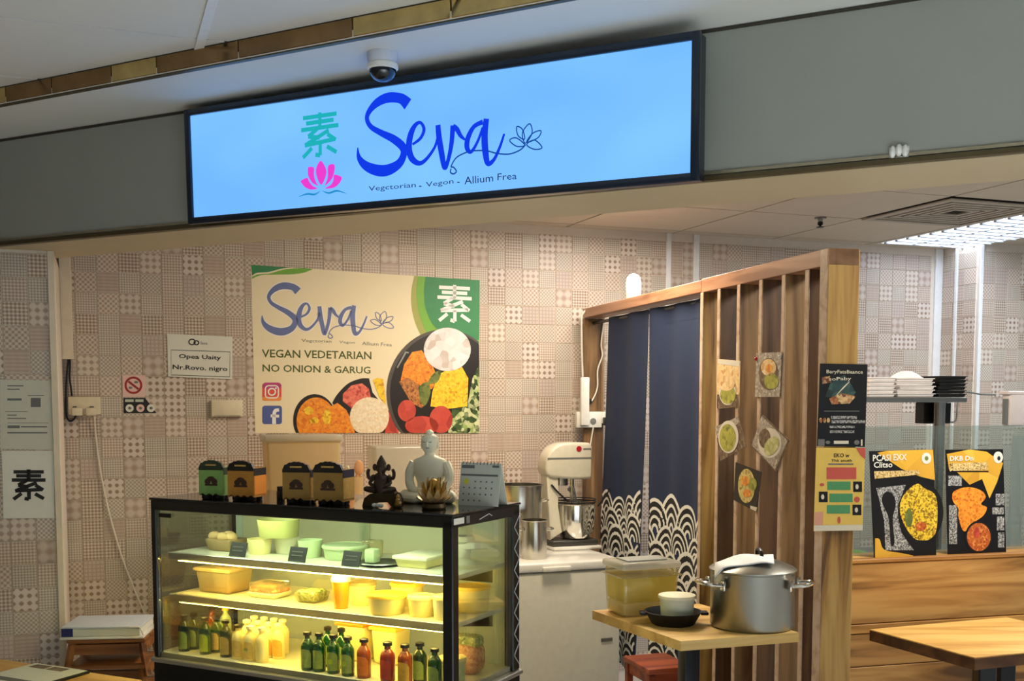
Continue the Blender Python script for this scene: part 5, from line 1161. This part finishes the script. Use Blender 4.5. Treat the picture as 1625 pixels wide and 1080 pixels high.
# ================================================================ right side: counter wall, posters, glass, kitchen shelf
ZL = .995
l0, l1 = onz(1350, 890, ZL)+Vector((0,.03,0)), onz(1625, 878, ZL)+Vector((0,.03,0)); LWF = Fr((l0.x, l0.y, 0), Vector((l1.x-l0.x, l1.y-l0.y, 0)))
t = thing('counter_wall', 'low wooden counter wall of wide boards behind the dining table', 'counter', M=LWF.M())
wood('wood_board', (208,160,92), (176,126,66), (112,76,40), 0, .7); wood('wood_board2', (222,172,96), (204,150,76), (160,108,52), 0, .6)
MB().box(-.30, 1.1, .02, ZL-.02, -.10, -.012).build('core', 'wood_edge', t, 0)
zb = [ZL-.016, LWF.px(1450, 985)[1], LWF.px(1450, 1000)[1], LWF.px(1450, 1052)[1], .42, .2, .02]
for i in range(len(zb)-1): MB().rbox(-.30, 1.1, zb[i+1]+.0015, zb[i]-.0015, -.012, 0 if i != 1 else .004, .002, 1).build('board', 'wood_board2' if i == 1 else 'wood_board', t, 0)
MB().rbox(-.30, 1.1, ZL-.016, ZL, -.16, .004, .003, 1).build('cap', 'wood_board2', t)
cq_ = crop(1375, 700, 5.54)
PO = Fr(LWF.o-LWF.n*.030, LWF.u)
food('po_gold', [(214,160,40),(240,190,70),(200,140,34)], 9, bump=0); food('po_rice', [(236,196,30),(246,214,70),(176,130,20),(120,100,30)], 150, bump=0); food('po_curry', [(244,140,24),(250,170,60),(214,100,20)], 130, bump=0); food('po_curry2', [(210,110,40),(170,70,30),(236,150,70)], 120, bump=0); food('po_text', [(30,28,28),(210,210,206),(24,22,22),(180,180,176)], 230, bump=0); food('po_goldtext', [(200,160,80),(240,214,150),(120,86,30)], 200, bump=0)
def zfloor(fr): return ZL
t, pr = sheet('food_poster', 'black and gold poster of yellow rice left of the steel post', 'poster', PO, cq_, [(22,85),(580,70),(608,1015),(65,1030)], 'po_black', .004)
pr.poly('gold_field', 'po_gold', [(170,82),(578,71),(596,340),(470,310),(300,240),(210,180),(90,100)], 1); pr.ell('bowl', 'ph_black', 470, 620, 200, 268, 2, 40); pr.poly('rice', 'po_rice', [(x, y) for x, y in cat([(430,372),(500,410),(605,490),(610,760),(560,850),(480,870),(400,840),(320,720),(285,590),(320,470)], 5, True)], 3)
pr.ell('leaf', 'bn_leaf', 365, 670, 34, 80, 4); pr.ell('nuts', 'po_curry2', 470, 745, 50, 42, 4); pr.poly('text_field', 'po_text', [(80,410),(340,380),(300,480),(270,640),(300,800),(410,955),(160,955),(150,700)], 1); pr.poly('spoon', 'ph_black', cat([(170,440),(230,470),(250,560),(225,680),(240,890),(205,895),(190,680),(140,560),(130,490)], 4, True), 2)
pr.poly('gold_corner', 'po_gold', cat([(70,850),(110,860),(150,950),(300,980),(400,1010),(70,1028)], 4), 1); pr.poly('gold_lettering', 'po_goldtext', [(60,262),(450,252),(460,290),(66,328)], 3); pr.ell('white_badge', 'paper', 520, 148, 42, 50, 3, 24); pr.ell('white_badge', 'bn_leaf', 520, 148, 16, 20, 4, 14)
pr.text('title', 'paper', 'PCASI EXX', (48,175), (345,165), 58, 4, .02); pr.text('title', 'paper', 'Clitso', (56,232), (220,228), 52, 4, .02); pr.done()
t, pr = sheet('food_poster', 'black poster of orange curry right of the steel post', 'poster', PO, cq_, [(692,72),(1195,68),(1222,975),(712,1000)], 'po_black', .004)
pr.poly('gold_field', 'po_gold', [(700,110),(900,70),(1050,90),(1195,190),(1140,360),(1075,500),(1010,330),(900,380),(790,270),(720,250)], 1); pr.poly('gold_lettering', 'po_goldtext', [(722,190),(1060,182),(1062,250),(726,262)], 2); pr.rect('rule', 'po_black', 735, 258, 1065, 268, 3)
pr.poly('curry', 'po_curry', cat([(760,440),(880,400),(1000,430),(1040,490),(1000,550),(1050,580),(1020,650),(940,710),(850,790),(800,660),(800,590),(750,520)], 5, True), 3); pr.ell('bowl', 'ph_black', 978, 838, 120, 142, 4, 30); pr.ell('soup', 'po_curry2', 978, 838, 104, 124, 5, 30); pr.ell('chilli', 'bn_red', 960, 800, 24, 50, 6)
for i, (x0, x1, ya, yb) in enumerate(((712,830,300,390),(1130,1205,460,560),(1100,1200,580,640),(1140,1205,660,780),(1150,1205,800,930),(720,790,560,900))): pr.rect('text_field', 'po_text', x0, ya, x1, yb, 1)
pr.ell('white_badge', 'paper', 1150, 140, 42, 52, 3, 20); pr.ell('white_badge', 'ink', 1155, 148, 14, 20, 4, 12); pr.text('title', 'paper', 'DKB Dn', (722,172), (930,168), 44, 4, .03); pr.done()
# glass guard standing on the counter wall
pane('guard_glass', (228,236,232), .12, .03, .06)
GL = Fr(LWF.o-LWF.n*.10, LWF.u); ga0 = -.28; ga1 = 1.05; gz = GL.px(1550, 675)[1]
t = thing('glass_guard', 'clear glass guard panel standing on the counter wall behind posters', 'glass panel', M=Matrix.Translation((0,0,0))@GL.M())
MB().box(ga0, ga1, ZL+.0005, gz, -.004, .004).build('pane', 'guard_glass', t, 0)
# kitchen counter, steel post and shelf behind the glass
KC = Fr(LWF.o-LWF.n*.30, LWF.u)
t = thing('kitchen_counter', 'steel kitchen counter behind the glass guard', 'counter', M=KC.M())
MB().rbox(-.15, 1.25, .86, .90, -.62, 0, .004, 2).build('worktop', 'steel_dull', t); MB().box(-.13, 1.23, 0, .86, -.60, -.02).build('cabinet', 'steel_dull', t, 0)
SH = Fr(LWF.o-LWF.n*.62, LWF.u); sz = SH.px(1440, 630)[1]; s0_ = SH.px(1368, 630)[0]; s1_ = SH.px(1512, 630)[0]; sp = SH.px(1489, 700)[0]
t = thing('steel_shelf', 'raised steel shelf on a round post behind the glass guard', 'shelf', M=SH.M())
MB().rbox(s0_-.35, s1_, sz-.022, sz, -.18, .10, .003, 1).build('shelf_plate', 'steel_dull', t); MB().tube([(sp, .9005, 0), (sp, sz-.022, 0)], .026, 20).build('post', 'steel', t); MB().lathe([(.045,0),(.045,.008),(.03,.014)], 20, Matrix.Translation((sp, .9005, 0))@Matrix.Rotation(-math.pi/2, 4, 'X')).build('post_foot', 'steel', t)
MB().tube([(s0_-.25, .9005, 0), (s0_-.25, sz-.022, 0)], .026, 20).build('post', 'steel', t)
x0, y1 = SH.px(1474, 641); x1, y0 = SH.px(1516, 672); o_ = MB().rbox(x0, x1-.0, y0, sz-.0225, -.10, -.03, .004, 1).build('junction_box', 'black', t)
mat('foam_white', (238,230,224), .6, sub=.1)
def trays(label, grp, x0, x1, n, th, m, dom=False):
    a0, a1 = SH.px(x0, 610)[0], SH.px(x1, 610)[0]
    for i in range(n):
        p = SH.W((a0+a1)/2+random.uniform(-.004,.004), sz+.0006+i*th, .01); t = thing('food_tray', label[0] if i == n-1 else ['lowest','second lowest','third from the bottom','fourth from the bottom','fifth from the bottom'][i]+' '+label[1], 'tray', p, math.atan2(LWF.u.y, LWF.u.x)+random.uniform(-.05,.05), grp); w2 = (a1-a0)/2
        MB().rbox(-w2, w2, -.075, .075, 0, th*.92, th*.3, 2, taper=.94).build('tray', m, t)
        MB().rbox(-w2-.003, w2+.003, -.078, .078, th*.72, th*.93, th*.08, 1).build('rim', m, t)
trays(('topmost tray of the small white stack half behind the black poster', 'white tray in the small stack half behind the black poster'), 'small stack of white trays', 1362, 1403, 5, .017, 'foam_white')
trays(('topmost flat tray of the larger white stack on the steel shelf', 'white tray in the larger stack on the steel shelf'), 'larger stack of white trays', 1406, 1464, 5, .0165, 'foam_white')
p = SH.W((SH.px(1406,610)[0]+SH.px(1464,610)[0])/2, sz+.0006+5*.0165, .01)
t = thing('foam_lid', 'domed white foam lid lying on the larger white stack', 'lid', p, math.atan2(LWF.u.y, LWF.u.x)); MB().lathe([(.07,0),(.068,.004),(.05,.018),(.025,.030),(1e-5,.032)], 24, sy=.9).build('dome', 'foam_white', t); MB().lathe([(.074,0),(.074,.003),(.066,.004)], 24, sy=.9).build('rim', 'foam_white', t)
trays(('topmost black tray of the stack at the end of the steel shelf', 'black tray in the stack at the end of the steel shelf'), 'stack of black trays', 1470, 1514, 6, .0155, 'black_matte')
one(MB().tube([tuple(SH.W(*SH.px(1512, 668), -.06)), tuple(SH.W(*SH.px(1530, 668), -.06)), tuple(SH.W(*SH.px(1538, 640), -.08)), tuple(SH.W(*SH.px(1550, 622), -.10)), tuple(SH.W(*SH.px(1580, 625), -.10)), tuple(SH.W(*SH.px(1604, 626), -.10))], .004, 8, 6), 'grey_cable', 'ink_grey', 'grey cable arching from the shelf to the wall dispenser', 'cable')
DS = Fr(SH.o-SH.n*.10, SH.u); f2 = DS.at(1612, 676); P = lambda x, y: f2.px(x, y)
kh = P(1598, 622); x1, y0 = P(1624, 676)
t = thing('wall_dispenser', 'pale pinkish plastic dispenser hanging at the right edge', 'dispenser', M=f2.M()); mat('disp_pink', (220,206,200), .4); mat('hook_dark', (40,38,36), .5)
MB().rbox(kh[0]+.012, x1, y0, kh[1], -.05, .01, .012, 3).build('body', 'disp_pink', t); MB().rbox(kh[0], kh[0]+.012, y0+.01, kh[1]-.03, -.03, .0, .003, 1).build('side', 'ink_grey', t)
MB().rbox(kh[0]+.0, x1+.05, kh[1]-.012, kh[1]+.006, -.06, .012, .004, 1).build('top', 'disp_pink', t)
bk = KC.W(*KC.px(1378, 868)[:1], .9005, -.10)
t = thing('lime_bowl', 'lime green bowl on the kitchen counter left of the rice poster', 'bowl', (bk.x, bk.y, .9005)); mat('lime', (150,196,90), .4)
MB().lathe([(.03,0),(.05,.02),(.062,.05),(.058,.05),(.046,.02),(1e-5,.008)], 24).build('body', 'lime', t); MB().lathe([(.062,.05),(.062,.056),(.04,.066),(1e-5,.07)], 24).build('lid', 'lime', t)
pane('bag_clear', (214,220,216), .15, .08, .3)
HB = Fr(SH.o-SH.n*.02, SH.u); f2 = HB.at(1608, 868)
t = thing('plastic_bag', 'hanging translucent plastic bag at the right edge of the kitchen', 'bag', M=f2.M())
q0, q1 = f2.px(1592, 868), f2.px(1632, 690); vs=[]; fs=[]
for j in range(9):
    for i in range(9):
        s_, r2 = i/8, j/8; x = q0[0]+(q1[0]-q0[0])*(.5+(s_-.5)*(1-.45*r2)); vs.append((x, q1[1]*r2, .02*math.sin(s_*11+r2*3)*(1-r2*.5)))
for j in range(8):
    for i in range(8): k = j*9+i; fs.append((k, k+1, k+10, k+9))
MB().add(vs, fs).build('film', 'bag_clear', t)
# dining table on the right
ZD = .76; dL, dF = onz(1380, 998, ZD), onz(1547, 1043, ZD); e = Vector((.60, .225, 0)); e1 = dL-dF
t = thing('dining_table', 'small wooden dining table on black leg at the right', 'table', (dF.x, dF.y, 0))
V2 = lambda v: (v.x, v.y)
q = [Vector((0,0,0)), e, e+e1, e1]
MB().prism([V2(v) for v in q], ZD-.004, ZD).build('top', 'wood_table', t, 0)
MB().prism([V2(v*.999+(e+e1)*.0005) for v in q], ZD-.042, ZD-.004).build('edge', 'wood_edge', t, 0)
lp = onY(1562, 1070, dF.y+.10)-dF; MB().rbox(lp.x-.03, lp.x+.03, .10-.03, .10+.03, .02, ZD-.042, .004, 1).build('leg', 'black', t)
lq = e*.8+e1*.75; MB().rbox(lq.x-.03, lq.x+.03, lq.y-.03, lq.y+.03, .02, ZD-.042, .004, 1).build('leg', 'black', t); MB().prism([V2(v*.8+(e+e1)*.1) for v in q], 0, .02).build('foot_plate', 'black', t, 0)
# ================================================================ left: stool stack with document tray, table with menu
sp0 = onz(180, 1003, .66)
for i, (z, lb) in enumerate(((.45, 'lowest of the three stacked wooden stools by the left wall'), (.555, 'middle of the three stacked wooden stools by the left wall'), (.66, 'top wooden stool of the stack under the papers'))):
    s_ = 1-.0*i; hw = .150-.0*i; t = thing('wooden_stool', lb, 'stool', (sp0.x, sp0.y, z-.45), .08+.03*(i-1)); t['group'] = 'stacked wooden stools'
    MB().rbox(-hw, hw, -.12, .12, .432, .45, .006, 2).build('seat', 'wood_stool', t)
    for x in (-1, 1):
        for y in (-1, 1): k = i*.0; MB().tube([(x*(hw-.018), y*.100, .433), (x*(hw+.006-.03*(2-i)*0), y*.118, .0 if i == 0 else .30)], [.016, .014], 4).build('leg', 'wood_stool', t, 0)
    for y in (-1, 1): MB().box(-hw+.02, hw-.02, y*.098-.008, y*.098+.008, .385, .425).build('rail', 'wood_stool', t, 0)
    for x in (-1, 1): MB().box(x*(hw-.02)-.008, x*(hw-.02)+.008, -.09, .09, .385, .425).build('rail', 'wood_stool', t, 0)
t = thing('document_tray', 'stack of papers in a clear white tray on the stools', 'papers', (sp0.x-.005, sp0.y-.01, .6606), .10)
mat('doc_blue', (40,44,110), .5, var=0); mat('doc_pale', (206,214,222), .5)
MB().rbox(-.165, .155, -.125, .125, 0, .010, .004, 2).build('tray', 'white_gloss', t); MB().rbox(-.155, .14, -.115, .115, .0105, .040, .003, 1).build('papers', 'paper', t); MB().rbox(-.16, .145, -.118, .118, .0405, .050, .004, 2).build('folder', 'doc_pale', t); MB().box(-.158, -.115, -.1195, -.1182, .012, .044).build('blue_label', 'doc_blue', t, 0); MB().tube([(.10,-.119,.046),(.14,-.121,.046),(.148,-.121,.030),(.15,-.11,.012)], .003, 6).build('clip', 'white_gloss', t)
k0, k1 = onz(-40, 1039, .75), onz(226, 1078, .75); ed = (k1-k0).normalized(); nd = Vector((ed.y, -ed.x, 0))
t = thing('corner_table', 'pale wooden table at the bottom left corner', 'table', (k1.x, k1.y, 0), math.atan2(ed.y, ed.x))
MB().rbox(-1.0, 0, -.6, 0, .72, .75, .003, 1).build('top', 'wood_table', t); 
for x in (-.9, -.1): MB().rbox(x-.025, x+.025, -.33, -.27, .02, .72, .004, 1).build('leg', 'black', t)
MB().rbox(-.98, -.02, -.42, -.18, 0, .02, .004, 1).build('foot_plate', 'black', t)
m0, m1, m2 = onz(56, 1055, .7505), onz(143, 1068, .7505), onz(4, 1078, .7505)
ex = (m1-m0); ey = (m2-m0); wx = ex.length; t = thing('menu_booklet', 'dark edged menu booklet lying on the left corner table', 'menu', (m0.x, m0.y, .7506), math.atan2(ex.y, ex.x))
MB().rbox(0, wx, -.24, 0, 0, .008, .002, 1).build('cover', 'black_matte', t); MB().box(.006, wx-.006, -.235, -.004, .0082, .0092).build('page', 'paper', t, 0)
for i in range(2): MB().box(.03+i*.075, .095+i*.075, -.05, -.015, .0093, .0098).build('picture', 'ph_brn', t, 0)
MB().box(.02, wx-.03, -.2, -.17, .0093, .0098).build('heading', 'ink_grey', t, 0)
